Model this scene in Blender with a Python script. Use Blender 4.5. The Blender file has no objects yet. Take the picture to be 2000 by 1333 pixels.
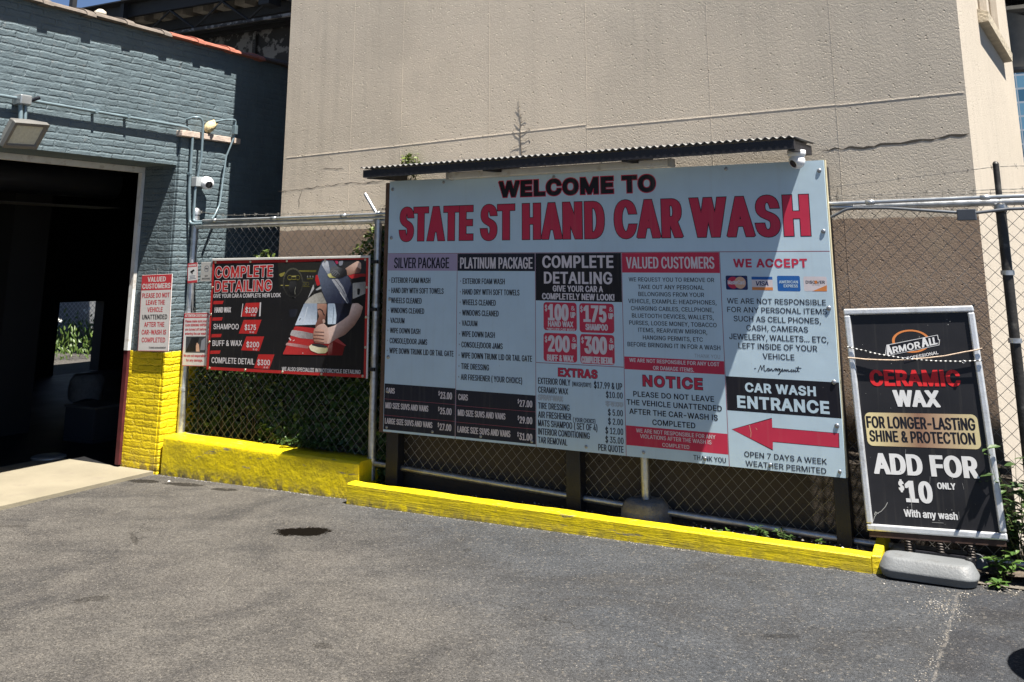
import bpy, bmesh, math, random
import numpy as np
from mathutils.geometry import delaunay_2d_cdt
from mathutils import Vector, Matrix, noise as mnoise
random.seed(7)
SC = bpy.context.scene
COL = SC.collection
R = math.radians

# ------------------------------------------------------------------ camera
# World: X runs along the sign board, Y into the depth, Z up, metres.
FOC, PPX, PPY = 1885.0, 999.77, 90.9          # focal length / principal point in photo pixels
YAW, PITCH = -0.50359, 0.22102
EYE = Vector((0, 0, 1.6))
fwd = Vector((math.sin(YAW)*math.cos(PITCH), math.cos(YAW)*math.cos(PITCH), math.sin(PITCH)))
rgt = Vector((math.cos(YAW), -math.sin(YAW), 0))
upv = rgt.cross(fwd)
cam_d = bpy.data.cameras.new("camera")
cam_d.sensor_width = 36
cam_d.lens = FOC*36/2000
cam_d.shift_x = (1000-PPX)/2000
cam_d.shift_y = -(666.5-PPY)/2000
cam_d.clip_start = 0.05
cam_d.clip_end = 3000
cam = bpy.data.objects.new("camera", cam_d)
COL.objects.link(cam)
cam.matrix_world = Matrix(((rgt.x, upv.x, -fwd.x, EYE.x), (rgt.y, upv.y, -fwd.y, EYE.y), (rgt.z, upv.z, -fwd.z, EYE.z), (0, 0, 0, 1)))
SC.camera = cam

# ------------------------------------------------------------------ light
SUN = Vector((1.0, -0.295, 2.42)).normalized()     # direction towards the sun
elev = math.asin(SUN.z)
w = bpy.data.worlds.new("World"); SC.world = w; w.use_nodes = True
nt = w.node_tree
bg = nt.nodes["Background"]
sky = nt.nodes.new("ShaderNodeTexSky"); sky.sky_type = 'NISHITA'
sky.sun_disc = False
sky.sun_elevation = elev
sky.sun_rotation = math.atan2(SUN.x, SUN.y)
sky.air_density = 0.42; sky.dust_density = 0.0; sky.ozone_density = 1.4
nt.links.new(sky.outputs[0], bg.inputs[0]); bg.inputs[1].default_value = 0.05
sl = bpy.data.lights.new("sun", 'SUN'); sl.energy = 5.0; sl.angle = R(0.5); sl.color = (1.0, 0.95, 0.87)
so = bpy.data.objects.new("sun", sl); COL.objects.link(so)
so.rotation_euler = SUN.to_track_quat('Z', 'Y').to_euler()
so.location = (3, -2, 12)
SC.view_settings.view_transform = 'Standard'
SC.view_settings.look = 'None'
SC.view_settings.gamma = 1
SC.view_settings.exposure = 1.62
SC.render.engine = 'CYCLES'
SC.cycles.max_bounces = 8

# ------------------------------------------------------------------ pixel -> point on a real plane
def ray(x, y):
    return rgt*((x-PPX)/FOC) - upv*((y-PPY)/FOC) + fwd
def on_plane(x, y, p0, n):
    d = ray(x, y); t = (Vector(p0)-EYE).dot(n)/d.dot(n); return EYE+d*t
def onX(x, y, X): return on_plane(x, y, (X, 0, 0), Vector((1, 0, 0)))
def onY(x, y, Y): return on_plane(x, y, (0, Y, 0), Vector((0, 1, 0)))
def onZ(x, y, Z): return on_plane(x, y, (0, 0, Z), Vector((0, 0, 1)))

# ------------------------------------------------------------------ objects
def tag(o, label=None, cat=None, group=None, kind=None):
    if label: o["label"] = label
    if cat: o["category"] = cat
    if group: o["group"] = group
    if kind: o["kind"] = kind
    return o
def thing(name, label, cat, loc=(0, 0, 0), group=None):
    o = bpy.data.objects.new(name, None); COL.objects.link(o); o.location = loc
    o.empty_display_size = 0.1
    return tag(o, label, cat, group)

class MB:
    """collects polygons (world coordinates) and links them as ONE mesh object"""
    def __init__(s): s.v = []; s.f = []; s.m = []; s.sm = []
    def face(s, pts, m=0, smooth=False):
        b = len(s.v); s.v += [tuple(p) for p in pts]; s.f.append(tuple(range(b, b+len(pts)))); s.m.append(m); s.sm.append(smooth)
    def grid(s, rows, m=0, smooth=True, close=False):
        b = len(s.v); nr = len(rows); nc = len(rows[0])
        for r in rows: s.v += [tuple(p) for p in r]
        for i in range(nr-1):
            for j in range(nc if close else nc-1):
                k = (j+1) % nc
                s.f.append((b+i*nc+j, b+i*nc+k, b+(i+1)*nc+k, b+(i+1)*nc+j)); s.m.append(m); s.sm.append(smooth)
        return b
    def box(s, x0, x1, y0, y1, z0, z1, m=0):
        p = [(x0, y0, z0), (x1, y0, z0), (x1, y1, z0), (x0, y1, z0), (x0, y0, z1), (x1, y0, z1), (x1, y1, z1), (x0, y1, z1)]
        s.hexa(p, m)
    def hexa(s, p, m=0):
        b = len(s.v); s.v += [tuple(q) for q in p]
        for f in ((3, 2, 1, 0), (4, 5, 6, 7), (0, 1, 5, 4), (1, 2, 6, 5), (2, 3, 7, 6), (3, 0, 4, 7)):
            s.f.append(tuple(b+i for i in f)); s.m.append(m); s.sm.append(False)
    def obox(s, c, ax, ay, az, m=0):
        c = Vector(c); ax = Vector(ax); ay = Vector(ay); az = Vector(az)
        p = [c-ax-ay-az, c+ax-ay-az, c+ax+ay-az, c-ax+ay-az, c-ax-ay+az, c+ax-ay+az, c+ax+ay+az, c-ax+ay+az]
        s.hexa(p, m)
    def prism(s, poly, vec, m=0):
        vec = Vector(vec); a = [Vector(p) for p in poly]; c = [p+vec for p in a]
        s.face(a[::-1], m); s.face(c, m)
        for i in range(len(a)):
            j = (i+1) % len(a); s.face([a[i], a[j], c[j], c[i]], m)
    def tube(s, pts, r, n=8, m=0, caps=True):
        P = [Vector(p) for p in pts]
        rr = r if isinstance(r, (list, tuple)) else [r]*len(P)
        rows = []; ref = None
        for i, p in enumerate(P):
            t = (P[min(i+1, len(P)-1)]-P[max(i-1, 0)]).normalized()
            if ref is None:
                ref = Vector((0, 0, 1)) if abs(t.z) < .9 else Vector((1, 0, 0))
            a = (ref-t*ref.dot(t)).normalized(); ref = a; bb = t.cross(a)
            rows.append([p+(a*math.cos(2*math.pi*k/n)+bb*math.sin(2*math.pi*k/n))*rr[i] for k in range(n)])
        s.grid(rows, m, True, True)
        if caps:
            s.face(rows[0][::-1], m); s.face(rows[-1], m)
    def lathe(s, c, axis, prof, n=20, m=0):
        """prof: list of (distance along axis, radius)"""
        c = Vector(c); t = Vector(axis).normalized()
        ref = Vector((0, 0, 1)) if abs(t.z) < .9 else Vector((1, 0, 0))
        a = (ref-t*ref.dot(t)).normalized(); b = t.cross(a)
        rows = [[c+t*h+(a*math.cos(2*math.pi*k/n)+b*math.sin(2*math.pi*k/n))*max(r, 1e-5) for k in range(n)] for h, r in prof]
        s.grid(rows, m, True, True)
    def build(s, name, mats, parent=None, bevel=0, kind=None):
        me = bpy.data.meshes.new(name); me.from_pydata(s.v, [], s.f); me.update()
        if not isinstance(mats, (list, tuple)): mats = [mats]
        for q in mats: me.materials.append(q)
        me.polygons.foreach_set("material_index", s.m); me.polygons.foreach_set("use_smooth", s.sm)
        bm = bmesh.new(); bm.from_mesh(me)
        bmesh.ops.recalc_face_normals(bm, faces=bm.faces[:]) if kind != 'loose' else None
        bm.to_mesh(me); bm.free()
        o = bpy.data.objects.new(name, me); COL.objects.link(o)
        if bevel:
            md = o.modifiers.new("bevel", 'BEVEL'); md.width = bevel; md.segments = 2; md.limit_method = 'ANGLE'; md.angle_limit = R(40)
        if parent:
            o.parent = parent
            o.matrix_parent_inverse = Matrix.Translation(-parent.location)
        return o

# ------------------------------------------------------------------ materials
class NG:
    def __init__(s, name):
        s.mat = bpy.data.materials.new(name); s.mat.use_nodes = True
        s.t = s.mat.node_tree; s.b = s.t.nodes["Principled BSDF"]
        s.pos = s.n("ShaderNodeNewGeometry").outputs["Position"]
    def n(s, ty, **kw):
        q = s.t.nodes.new(ty)
        for k, v in kw.items(): setattr(q, k, v)
        return q
    def link(s, a, b): s.t.links.new(a, b)
    def val(s, sock, v):
        if hasattr(v, "links") or isinstance(v, bpy.types.NodeSocket): s.link(v, sock)
        else: sock.default_value = v
    def math(s, op, a, b=0.0, c=None, clamp=False):
        q = s.n("ShaderNodeMath", operation=op, use_clamp=clamp); s.val(q.inputs[0], a); s.val(q.inputs[1], b)
        if c is not None: s.val(q.inputs[2], c)
        return q.outputs[0]
    def vmath(s, op, a, b):
        q = s.n("ShaderNodeVectorMath", operation=op); s.val(q.inputs[0], a); s.val(q.inputs[1], b); return q.outputs[0]
    def sep(s, v):
        q = s.n("ShaderNodeSeparateXYZ"); s.link(v, q.inputs[0]); return q.outputs
    def comb(s, x, y, z):
        q = s.n("ShaderNodeCombineXYZ")
        for i, a in enumerate((x, y, z)): s.val(q.inputs[i], a)
        return q.outputs[0]
    def noise(s, scale, detail=4, rough=.55, vec=None, dist=0):
        q = s.n("ShaderNodeTexNoise"); q.inputs["Scale"].default_value = scale; q.inputs["Detail"].default_value = detail
        q.inputs["Roughness"].default_value = rough; q.inputs["Distortion"].default_value = dist
        s.link(vec if vec is not None else s.pos, q.inputs["Vector"]); return q
    def voro(s, scale, feature='F1', vec=None):
        q = s.n("ShaderNodeTexVoronoi", feature=feature); q.inputs["Scale"].default_value = scale
        s.link(vec if vec is not None else s.pos, q.inputs["Vector"]); return q
    def ramp(s, fac, stops, interp='LINEAR'):
        q = s.n("ShaderNodeValToRGB"); q.color_ramp.interpolation = interp
        e = q.color_ramp.elements
        while len(e) < len(stops): e.new(.5)
        for i, (p, c) in enumerate(stops):
            e[i].position = p
            e[i].color = c if len(c) == 4 else tuple(c)+(1,)
        s.val(q.inputs[0], fac); return q.outputs[0]
    def fr(s, fac, lo, hi, a=0.0, b=1.0, smooth=False):
        q = s.n("ShaderNodeMapRange", clamp=True, interpolation_type='SMOOTHSTEP' if smooth else 'LINEAR')
        s.val(q.inputs[0], fac); s.val(q.inputs[1], lo); s.val(q.inputs[2], hi); s.val(q.inputs[3], a); s.val(q.inputs[4], b); return q.outputs[0]
    def mix(s, fac, a, b, blend='MIX'):
        q = s.n("ShaderNodeMix", data_type='RGBA', blend_type=blend)
        s.val(q.inputs[0], fac)
        for k, c in ((6, a), (7, b)):
            if isinstance(c, tuple): q.inputs[k].default_value = c if len(c) == 4 else c+(1,)
            else: s.link(c, q.inputs[k])
        return q.outputs[2]
    def bump(s, h, dist=.01, strength=1.0, prev=None):
        q = s.n("ShaderNodeBump"); q.inputs["Distance"].default_value = dist; q.inputs["Strength"].default_value = strength
        s.link(h, q.inputs["Height"])
        if prev is not None: s.link(prev, q.inputs["Normal"])
        return q.outputs[0]
    def out(s, col=None, rough=None, normal=None, metal=None, spec=None):
        for k, v in (("Base Color", col), ("Roughness", rough), ("Normal", normal), ("Metallic", metal), ("Specular IOR Level", spec)):
            if v is None: continue
            if isinstance(v, tuple): v = v if len(v) == 4 else v+(1,)
            s.val(s.b.inputs[k], v)
        return s.mat

MATS = {}
def M(name, base, rough=.6, metal=0.0, var=.12, vscale=9, bump=0, bscale=80, spec=.4, dirt=None, dscale=5, dlo=.55, dhi=.75):
    if name in MATS: return MATS[name]
    g = NG(name)
    nz = g.noise(vscale, 6)
    a = tuple(c*(1-var) for c in base); b = tuple(min(1, c*(1+var)) for c in base)
    c = g.mix(g.fr(nz.outputs[0], .3, .7), a, b)
    if dirt:
        d = g.noise(dscale, 8, .65)
        c = g.mix(g.fr(d.outputs[0], dlo, dhi), c, dirt)
    nrm = None
    if bump:
        nrm = g.bump(g.noise(bscale, 5).outputs[0], bump)
    rr = g.fr(nz.outputs[0], .3, .7, max(.03, rough-.06), min(1, rough+.06))
    MATS[name] = g.out(c, rr, nrm, metal, spec); return MATS[name]

def asphalt():
    g = NG("asphalt"); x, y, z = g.sep(g.pos)
    big = g.noise(.9, 5, .6).outputs[0]; mid = g.noise(3.5, 6, .65).outputs[0]
    v = g.voro(170); agg = g.sep(v.outputs["Color"])[0]
    v2 = g.voro(75); agg2 = g.sep(v2.outputs["Color"])[1]
    warm = g.mix(g.fr(mid, .3, .7), (.062, .057, .052), (.092, .085, .076))
    cool = g.mix(g.fr(mid, .3, .7), (.037, .040, .045), (.054, .057, .062))
    # newer, darker seal coat along the kerb, worn and dusty towards the wash door
    d = g.math('ADD', g.math('MULTIPLY', y, .55), g.math('MULTIPLY', x, .42))
    seal = g.fr(g.math('ADD', d, g.math('MULTIPLY', big, .9)), 1.30, 2.2, smooth=True)
    c = g.mix(seal, warm, cool)
    c = g.mix(g.fr(g.noise(1.3, 7, .7, dist=.8).outputs[0], .46, .64, 0, .68), c, (.031, .030, .030))
    sw = g.comb(g.math('ADD', g.math('MULTIPLY', x, .9), g.math('MULTIPLY', y, .5)), g.math('SUBTRACT', g.math('MULTIPLY', y, 4.5), g.math('MULTIPLY', x, 2.4)), 0.0)
    c = g.mix(g.fr(g.noise(1.0, 6, .65, sw, .5).outputs[0], .54, .74, 0, .5), c, (.030, .029, .029))
    c = g.mix(g.fr(g.noise(2.6, 7, .7, dist=.5).outputs[0], .60, .78, 0, .4), c, (.095, .088, .078))
    st = g.fr(agg, 0, 1, .50, 1.5)
    c = g.mix(1.0, c, g.comb(st, st, st), 'MULTIPLY')
    c = g.mix(g.fr(agg2, .95, .98, 0, .4), c, (.15, .135, .115))
    c = g.mix(g.fr(agg, .965, .985, 0, .6), c, (.19, .172, .145))
    rough = g.fr(mid, .3, .7, .78, .92)
    # damp / oily patches
    def spot(cx, cy, rx, ry, ang=0.0):
        ca, sa = math.cos(ang), math.sin(ang)
        dx = g.math('SUBTRACT', x, cx); dy = g.math('SUBTRACT', y, cy)
        a = g.math('ADD', g.math('MULTIPLY', dx, ca/rx), g.math('MULTIPLY', dy, sa/rx))
        b = g.math('ADD', g.math('MULTIPLY', dx, -sa/ry), g.math('MULTIPLY', dy, ca/ry))
        r = g.math('ADD', g.math('MULTIPLY', a, a), g.math('MULTIPLY', b, b))
        r = g.math('ADD', r, g.math('MULTIPLY', g.math('SUBTRACT', g.noise(14, 5, .7).outputs[0], .5), 1.7))
        r = g.math('ADD', r, g.math('MULTIPLY', g.math('SUBTRACT', agg, .5), .35))
        return g.fr(r, .75, 1.0, 1, 0)
    m = spot(-4.2, 4.985, .19, .11, .5)
    for a in ((-6.28, 5.56, .17, .06, .2), (-5.9, 5.62, .19, .055, .2), (-5.5, 5.63, .12, .045, .2)):
        m = g.math('MAXIMUM', m, g.math('MULTIPLY', spot(*a), .7))
    for a in ((-5.95, 4.25, .13, .03, .4), (-5.6, 3.9, .05, .05, 0), (-4.3, 3.55, .09, .05, .8), (-5.0, 4.4, .16, .02, -.6), (-2.9, 3.6, .05, .03, 0), (-1.2, 4.6, .1, .03, .4), (-3.1, 5.1, .03, .03, 0)):
        m = g.math('MAXIMUM', m, g.math('MULTIPLY', spot(*a), .35))
    c = g.mix(m, c, (.006, .005, .004)); rough = g.math('SUBTRACT', rough, g.math('MULTIPLY', m, .25))
    # patch seam at the pavement sign, with dusty fines in it, darker newer asphalt to its right
    wob = g.math('MULTIPLY', g.math('SUBTRACT', g.noise(6, 4).outputs[0], .5), .05)
    sx = g.math('ADD', g.math('ADD', x, .585), wob)
    c = g.mix(g.math('MULTIPLY', g.fr(sx, 0, .02), g.fr(g.noise(5, 4).outputs[0], .35, .6, .2, .75)), c, g.mix(1.0, c, (.55, .55, .58), 'MULTIPLY'))
    seam = g.math('MULTIPLY', g.fr(g.math('ABSOLUTE', sx), .004, .009, 1, 0), g.fr(g.noise(22, 3).outputs[0], .42, .55))
    c = g.mix(g.math('MULTIPLY', seam, .35), c, (.20, .18, .155))
    cv_ = g.n("ShaderNodeTexVoronoi", feature='DISTANCE_TO_EDGE'); cv_.inputs["Scale"].default_value = .55
    g.link(g.vmath('ADD', g.pos, g.vmath('MULTIPLY', g.noise(3.5, 6, .7).outputs[1], (.5, .5, 0.0))), cv_.inputs["Vector"])
    ck = g.math('MULTIPLY', g.fr(cv_.outputs["Distance"], .0008, .0035, 1, 0), g.fr(g.noise(.8, 3).outputs[0], .53, .58))
    c = g.mix(g.math('MULTIPLY', ck, .8), c, (.014, .013, .012))
    # kerb-side line of pale dust
    kd = g.math('MULTIPLY', g.fr(g.math('ABSOLUTE', g.math('SUBTRACT', y, 5.655)), .0, .03, 1, 0), g.fr(g.noise(60, 3).outputs[0], .55, .65))
    c = g.mix(g.math('MULTIPLY', kd, .7), c, (.2, .18, .15))
    h = g.math('ADD', g.math('MULTIPLY', v.outputs["Distance"], -1.0), g.math('MULTIPLY', g.noise(30, 4).outputs[0], .8))
    n1 = g.bump(h, .006, .9)
    n2 = g.bump(g.noise(2.2, 5, .6).outputs[0], .03, .5, n1)
    return g.out(c, g.math('MAXIMUM', rough, .8), n2, spec=g.math('MULTIPLY', g.math('SUBTRACT', 1.0, m), .25))

def brick(name, ua, paint, painted_base=True, rugged=1.0):
    """painted brick; ua = horizontal axis index of the wall plane"""
    g = NG(name); p = g.sep(g.pos); z = p[2]
    nz = g.noise(9, 5, .6); n3 = g.sep(nz.outputs["Color"]) if False else g.sep(nz.outputs[1])
    u = g.math('ADD', p[ua], g.math('MULTIPLY', g.math('SUBTRACT', n3[0], .5), .07*rugged))
    vv = g.math('ADD', z, g.math('MULTIPLY', g.math('SUBTRACT', n3[1], .5), .026*rugged))
    b = g.n("ShaderNodeTexBrick"); g.link(g.comb(u, vv, 0.0), b.inputs["Vector"])
    b.inputs["Scale"].default_value = 1; b.inputs["Brick Width"].default_value = .205; b.inputs["Row Height"].default_value = .053
    b.inputs["Mortar Size"].default_value = .011; b.inputs["Mortar Smooth"].default_value = .8; b.inputs["Bias"].default_value = 0
    b.inputs["Color1"].default_value = (0, 0, 0, 1); b.inputs["Color2"].default_value = (1, 1, 1, 1); b.inputs["Mortar"].default_value = (.5, .5, .5, 1)
    per = g.sep(b.outputs["Color"])[0]
    fill = g.fr(g.noise(5.5, 6, .7).outputs[0], .38, .62, .22, 1.0)        # paint bridges many of the joints
    h = g.math('MULTIPLY', g.math('MULTIPLY', b.outputs["Fac"], fill), -1.0)
    h = g.math('ADD', h, g.math('MULTIPLY', per, .35))
    sv = g.comb(g.math('MULTIPLY', p[0], 11 if ua == 0 else 1), g.math('MULTIPLY', p[1], 11 if ua == 1 else 1), g.math('MULTIPLY', z, 34))
    h = g.math('ADD', h, g.math('MULTIPLY', g.noise(1, 6, .65, sv, .6).outputs[0], .8*rugged))
    h = g.math('ADD', h, g.math('MULTIPLY', g.noise(55, 5, .65).outputs[0], .45*rugged))
    pits = g.fr(g.voro(46).outputs["Distance"], .0, .28, -1, 0)
    h = g.math('ADD', h, g.math('MULTIPLY', pits, g.fr(g.noise(4.3, 3).outputs[0], .55, .68, 0, .9*rugged)))
    nrm = g.bump(h, .0066*rugged, 1.0)
    nrm = g.bump(g.noise(6, 4).outputs[0], .018*rugged, .8, nrm)
    var = g.fr(g.noise(5, 6, .65).outputs[0], .3, .7)
    c = g.mix(var, tuple(k*.82 for k in paint), tuple(k*1.12 for k in paint))
    c = g.mix(g.math('MULTIPLY', per, .16), c, tuple(k*.7 for k in paint))
    c = g.mix(g.fr(g.noise(1.4, 6, .7).outputs[0], .45, .7, 0, .45), c, tuple(k*.74 for k in paint))
    c = g.mix(g.fr(g.noise(16, 7, .75).outputs[0], .60, .68, 0, .5), c, (.17, .165, .16))     # chips and chalking
    if painted_base:
        edge = g.math('ADD', z, g.math('MULTIPLY', g.math('SUBTRACT', g.noise(25, 2).outputs[0], .5), .012))
        yel = g.mix(var, (.58, .43, .005), (.70, .53, .008))
        yel = g.mix(g.fr(g.noise(13, 7, .75).outputs[0], .62, .72, 0, .5), yel, (.33, .22, .02))
        yel = g.mix(g.math('MULTIPLY', g.fr(z, .02, .16, 1, 0), g.fr(g.noise(18, 5).outputs[0], .4, .6)), yel, (.22, .16, .04))
        c = g.mix(g.fr(edge, .896, .9), yel, c)
    return g.out(c, .55, nrm, spec=.35)

def concrete(name, base, joints=True, band=False, rough_bump=1.0):
    g = NG(name); x, y, z = g.sep(g.pos)
    big = g.noise(.7, 5, .6).outputs[0]; mid = g.noise(4, 7, .65).outputs[0]; fine = g.noise(95, 5, .7).outputs[0]
    c = g.mix(g.fr(big, .3, .7), tuple(k*.9 for k in base), tuple(k*1.08 for k in base))
    c = g.mix(g.fr(mid, .35, .75, 0, .45), c, tuple(k*.78 for k in base))
    c = g.mix(g.fr(g.noise(2.3, 7, .7).outputs[0], .6, .75, 0, .5), c, (base[0]*1.15, base[1]*1.17, base[2]*1.2))
    # faint vertical rain streaks
    stv = g.comb(g.math('MULTIPLY', x, 9), g.math('MULTIPLY', y, 9), g.math('MULTIPLY', z, .5))
    c = g.mix(g.fr(g.noise(1, 6, .65, stv).outputs[0], .48, .72, 0, .5), c, tuple(k*.66 for k in base))
    c = g.mix(g.math('MULTIPLY', g.fr(g.noise(.55, 3, .5, g.vmath('ADD', g.pos, (3.1, 0.0, 7.7))).outputs[0], .54, .60), g.fr(g.noise(6, 6, .7).outputs[0], .3, .7, .25, .6)), c, (base[0]*1.16, base[1]*1.15, base[2]*1.14))
    c = g.mix(g.fr(g.noise(22, 6, .75).outputs[0], .64, .74, 0, .45), c, tuple(k*.55 for k in base))
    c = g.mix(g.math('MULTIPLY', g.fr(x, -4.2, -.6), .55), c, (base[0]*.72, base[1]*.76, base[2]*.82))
    if band:      # brown rust-proof paint on the lowest part of the front
        e = g.math('ADD', z, g.math('MULTIPLY', g.math('SUBTRACT', g.noise(12, 3).outputs[0], .5), .03))
        br = g.mix(g.fr(mid, .3, .7), (.235, .172, .128), (.285, .215, .165))
        br = g.mix(g.fr(g.noise(3, 6, .7).outputs[0], .55, .75, 0, .6), br, (.28, .22, .16))
        front = g.fr(y, 6.132, 6.134, 1, 0)
        c = g.mix(g.math('MULTIPLY', front, g.fr(e, 1.855, 1.865, 1, 0)), c, br)
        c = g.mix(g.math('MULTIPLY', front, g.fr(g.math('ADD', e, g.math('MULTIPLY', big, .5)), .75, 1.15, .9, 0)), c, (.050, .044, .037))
    v = g.voro(70); pit = g.math('MULTIPLY', g.fr(v.outputs["Distance"], .05, .30, -1, 0), g.fr(g.sep(v.outputs["Color"])[0], .45, .7))
    pm = g.fr(g.noise(2.0, 5, .65).outputs[0], .42, .62)
    h = g.math('ADD', g.math('MULTIPLY', g.math('MULTIPLY', pit, pm), .8), g.math('MULTIPLY', fine, .55))
    v2 = g.voro(26); pit2 = g.math('MULTIPLY', g.fr(v2.outputs["Distance"], .06, .17, -1, 0), g.fr(g.sep(v2.outputs["Color"])[0], .45, .55))
    h = g.math('ADD', h, g.math('MULTIPLY', pit2, 1.4))
    n1 = g.bump(h, .0075*rough_bump, .9)
    n2 = g.bump(g.noise(1.6, 3).outputs[0], .012, .4, n1)
    return g.out(c, .9, n2, spec=.2)

def yellow_paint(name, wood=False):
    g = NG(name); x, y, z = g.sep(g.pos)
    n0 = g.noise(5, 6, .65).outputs[0]
    c = g.mix(g.fr(n0, .3, .7), (.60, .46, .004), (.70, .55, .007))
    if wood:
        gv = g.comb(g.math('MULTIPLY', x, 3.5), g.math('MULTIPLY', y, 40), g.math('MULTIPLY', z, 55))
        gr = g.noise(1, 7, .7, gv, .6).outputs[0]
        h = g.math('ADD', gr, g.math('MULTIPLY', g.noise(40, 4).outputs[0], .3))
        nrm = g.bump(h, .006, 1.0)
        c = g.mix(g.fr(gr, .66, .74, 0, .6), c, (.30, .22, .05))
    else:
        h = g.math('ADD', g.noise(38, 7, .7).outputs[0], g.math('MULTIPLY', g.noise(12, 5).outputs[0], 1.4))
        nrm = g.bump(h, .0065, .9)
    c = g.mix(g.fr(g.noise(15, 7, .75).outputs[0], .55, .66, 0, .6), c, (.30, .225, .03))
    wv = g.comb(g.math('MULTIPLY', x, 4), g.math('MULTIPLY', y, 20), g.math('MULTIPLY', z, 22))
    c = g.mix(g.fr(g.noise(1, 7, .75, wv).outputs[0], .615, .64, 0, .85), c, (.17, .155, .13))
    c = g.mix(g.fr(g.noise(3.5, 6, .7).outputs[0], .46, .66, 0, .45), c, (.30, .23, .025))
    c = g.mix(g.math('MULTIPLY', g.fr(z, -.01, .085, 1, 0), g.fr(g.noise(17, 6, .7).outputs[0], .38, .58)), c, (.11, .095, .06))
    return g.out(c, .42, nrm, spec=.4)

def leaf_mat(name, a, b, trans=.25):
    g = NG(name)
    oi = g.n("ShaderNodeNewGeometry").outputs["Random Per Island"]
    c = g.mix(oi, a, b)
    c = g.mix(g.fr(g.noise(70, 3).outputs[0], .4, .7, 0, .3), c, tuple(k*.6 for k in a))
    g.out(c, .45, spec=.45)
    t = g.n("ShaderNodeBsdfTranslucent"); g.link(c, t.inputs[0])
    mx = g.n("ShaderNodeMixShader"); mx.inputs[0].default_value = trans
    g.link(g.b.outputs[0], mx.inputs[1]); g.link(t.outputs[0], mx.inputs[2])
    g.link(mx.outputs[0], g.t.nodes["Material Output"].inputs[0])
    return g.mat

def print_mat(name, base, rough=.38, var=.05):
    g = NG(name)
    n0 = g.noise(3, 6, .65).outputs[0]
    c = g.mix(g.fr(n0, .3, .7), tuple(k*(1-var) for k in base), tuple(min(1, k*(1+var)) for k in base))
    st = g.comb(g.math('MULTIPLY', g.sep(g.pos)[0], 30), g.sep(g.pos)[1], g.math('MULTIPLY', g.sep(g.pos)[2], 1.2))
    c = g.mix(g.fr(g.noise(1, 6, .6, st).outputs[0], .55, .8, 0, .12), c, (.30, .28, .24))
    c = g.mix(g.fr(g.noise(55, 3, .5).outputs[0], .74, .78, 0, .5), c, (.25, .24, .22))
    nrm = g.bump(g.noise(2.2, 3).outputs[0], .012, .35)
    return g.out(c, g.fr(n0, .3, .7, rough, rough+.15), nrm, spec=.18)
# ------------------------------------------------------------------ lettering
DG = bpy.context.evaluated_depsgraph_get
_cap = {}
try:        # the grotesque that ships with Blender; its built-in face otherwise
    import os
    FACE = bpy.data.fonts.load(os.path.join(bpy.utils.system_resource('DATAFILES', path='fonts'), "Inter.woff2"))
except Exception:
    FACE = None
def _curve(body, track):
    cu = bpy.data.curves.new("lettering", 'FONT'); cu.body = body; cu.size = 1; cu.font = FACE or cu.font; cu.space_character = track
    o = bpy.data.objects.new("lettering", cu); COL.objects.link(o)
    bpy.context.view_layer.update()
    c = o.to_curve(DG()).copy()
    o.to_curve_clear(); bpy.data.objects.remove(o); bpy.data.curves.remove(cu)
    return c
def _ext(c):
    xs = []; ys = []
    for s in c.splines:
        if s.type == 'BEZIER':
            for p in s.bezier_points: xs.append(p.co.x); ys.append(p.co.y)
        else:
            for p in s.points: xs.append(p.co.x); ys.append(p.co.y)
    return min(xs), max(xs), min(ys), max(ys)
def _loops(c):
    """closed outlines of the converted letters as point lists"""
    out = []
    for s in c.splines:
        pts = []
        if s.type == 'BEZIER':
            bp = s.bezier_points; n = len(bp)
            for i in range(n):
                p, q = bp[i], bp[(i+1) % n]
                a, h1, h2, e = p.co.xy, p.handle_right.xy, q.handle_left.xy, q.co.xy
                L = (e-a).length
                if L < 1e-7: continue
                d = (e-a)/L; dev = max(abs(d.x*(h1.y-a.y)-d.y*(h1.x-a.x)), abs(d.x*(h2.y-a.y)-d.y*(h2.x-a.x)))
                k = 1 if dev < .0015 else (2 if dev < .012 else (3 if dev < .03 else 5))
                for j in range(k):
                    t = j/k; w_ = 1-t
                    pts.append(a*w_**3+h1*3*w_*w_*t+h2*3*w_*t*t+e*t**3)
        else: pts = [p.co.xy for p in s.points]
        q = []
        for p in pts:
            if not q or (p-q[-1]).length > 1e-5: q.append(p)
        if len(q) > 2 and (q[0]-q[-1]).length < 1e-5: q.pop()
        if len(q) > 2: out.append(q)
    return out
def _area(l): return sum(l[i].x*l[(i+1) % len(l)].y-l[(i+1) % len(l)].x*l[i].y for i in range(len(l)))/2
def _plain_i(L):
    """this face gives its capital I slab serifs: keep only the stem and close up the spacing"""
    L = sorted(L, key=lambda l: min(p.x for p in l)); sh = 0.0; out = []
    for l in L:
        xs = sorted({round(p.x, 3) for p in l}); ys = sorted({round(p.y, 3) for p in l})
        if len(l) == 12 and len(xs) == 4 and len(ys) == 4 and xs[2]-xs[1] < (xs[3]-xs[0])*.45 and abs((xs[1]-xs[0])-(xs[3]-xs[2])) < .004 and ys[1]-ys[0] < (ys[3]-ys[0])*.2:
            cut = (xs[1]-xs[0])*.62; d = -sh-cut
            out.append([Vector((xs[1]+d, ys[0])), Vector((xs[1]+d, ys[3])), Vector((xs[2]+d, ys[3])), Vector((xs[2]+d, ys[0]))]); sh += 2*cut
        else: out.append([Vector((p.x-sh, p.y)) for p in l])
    return out
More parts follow.
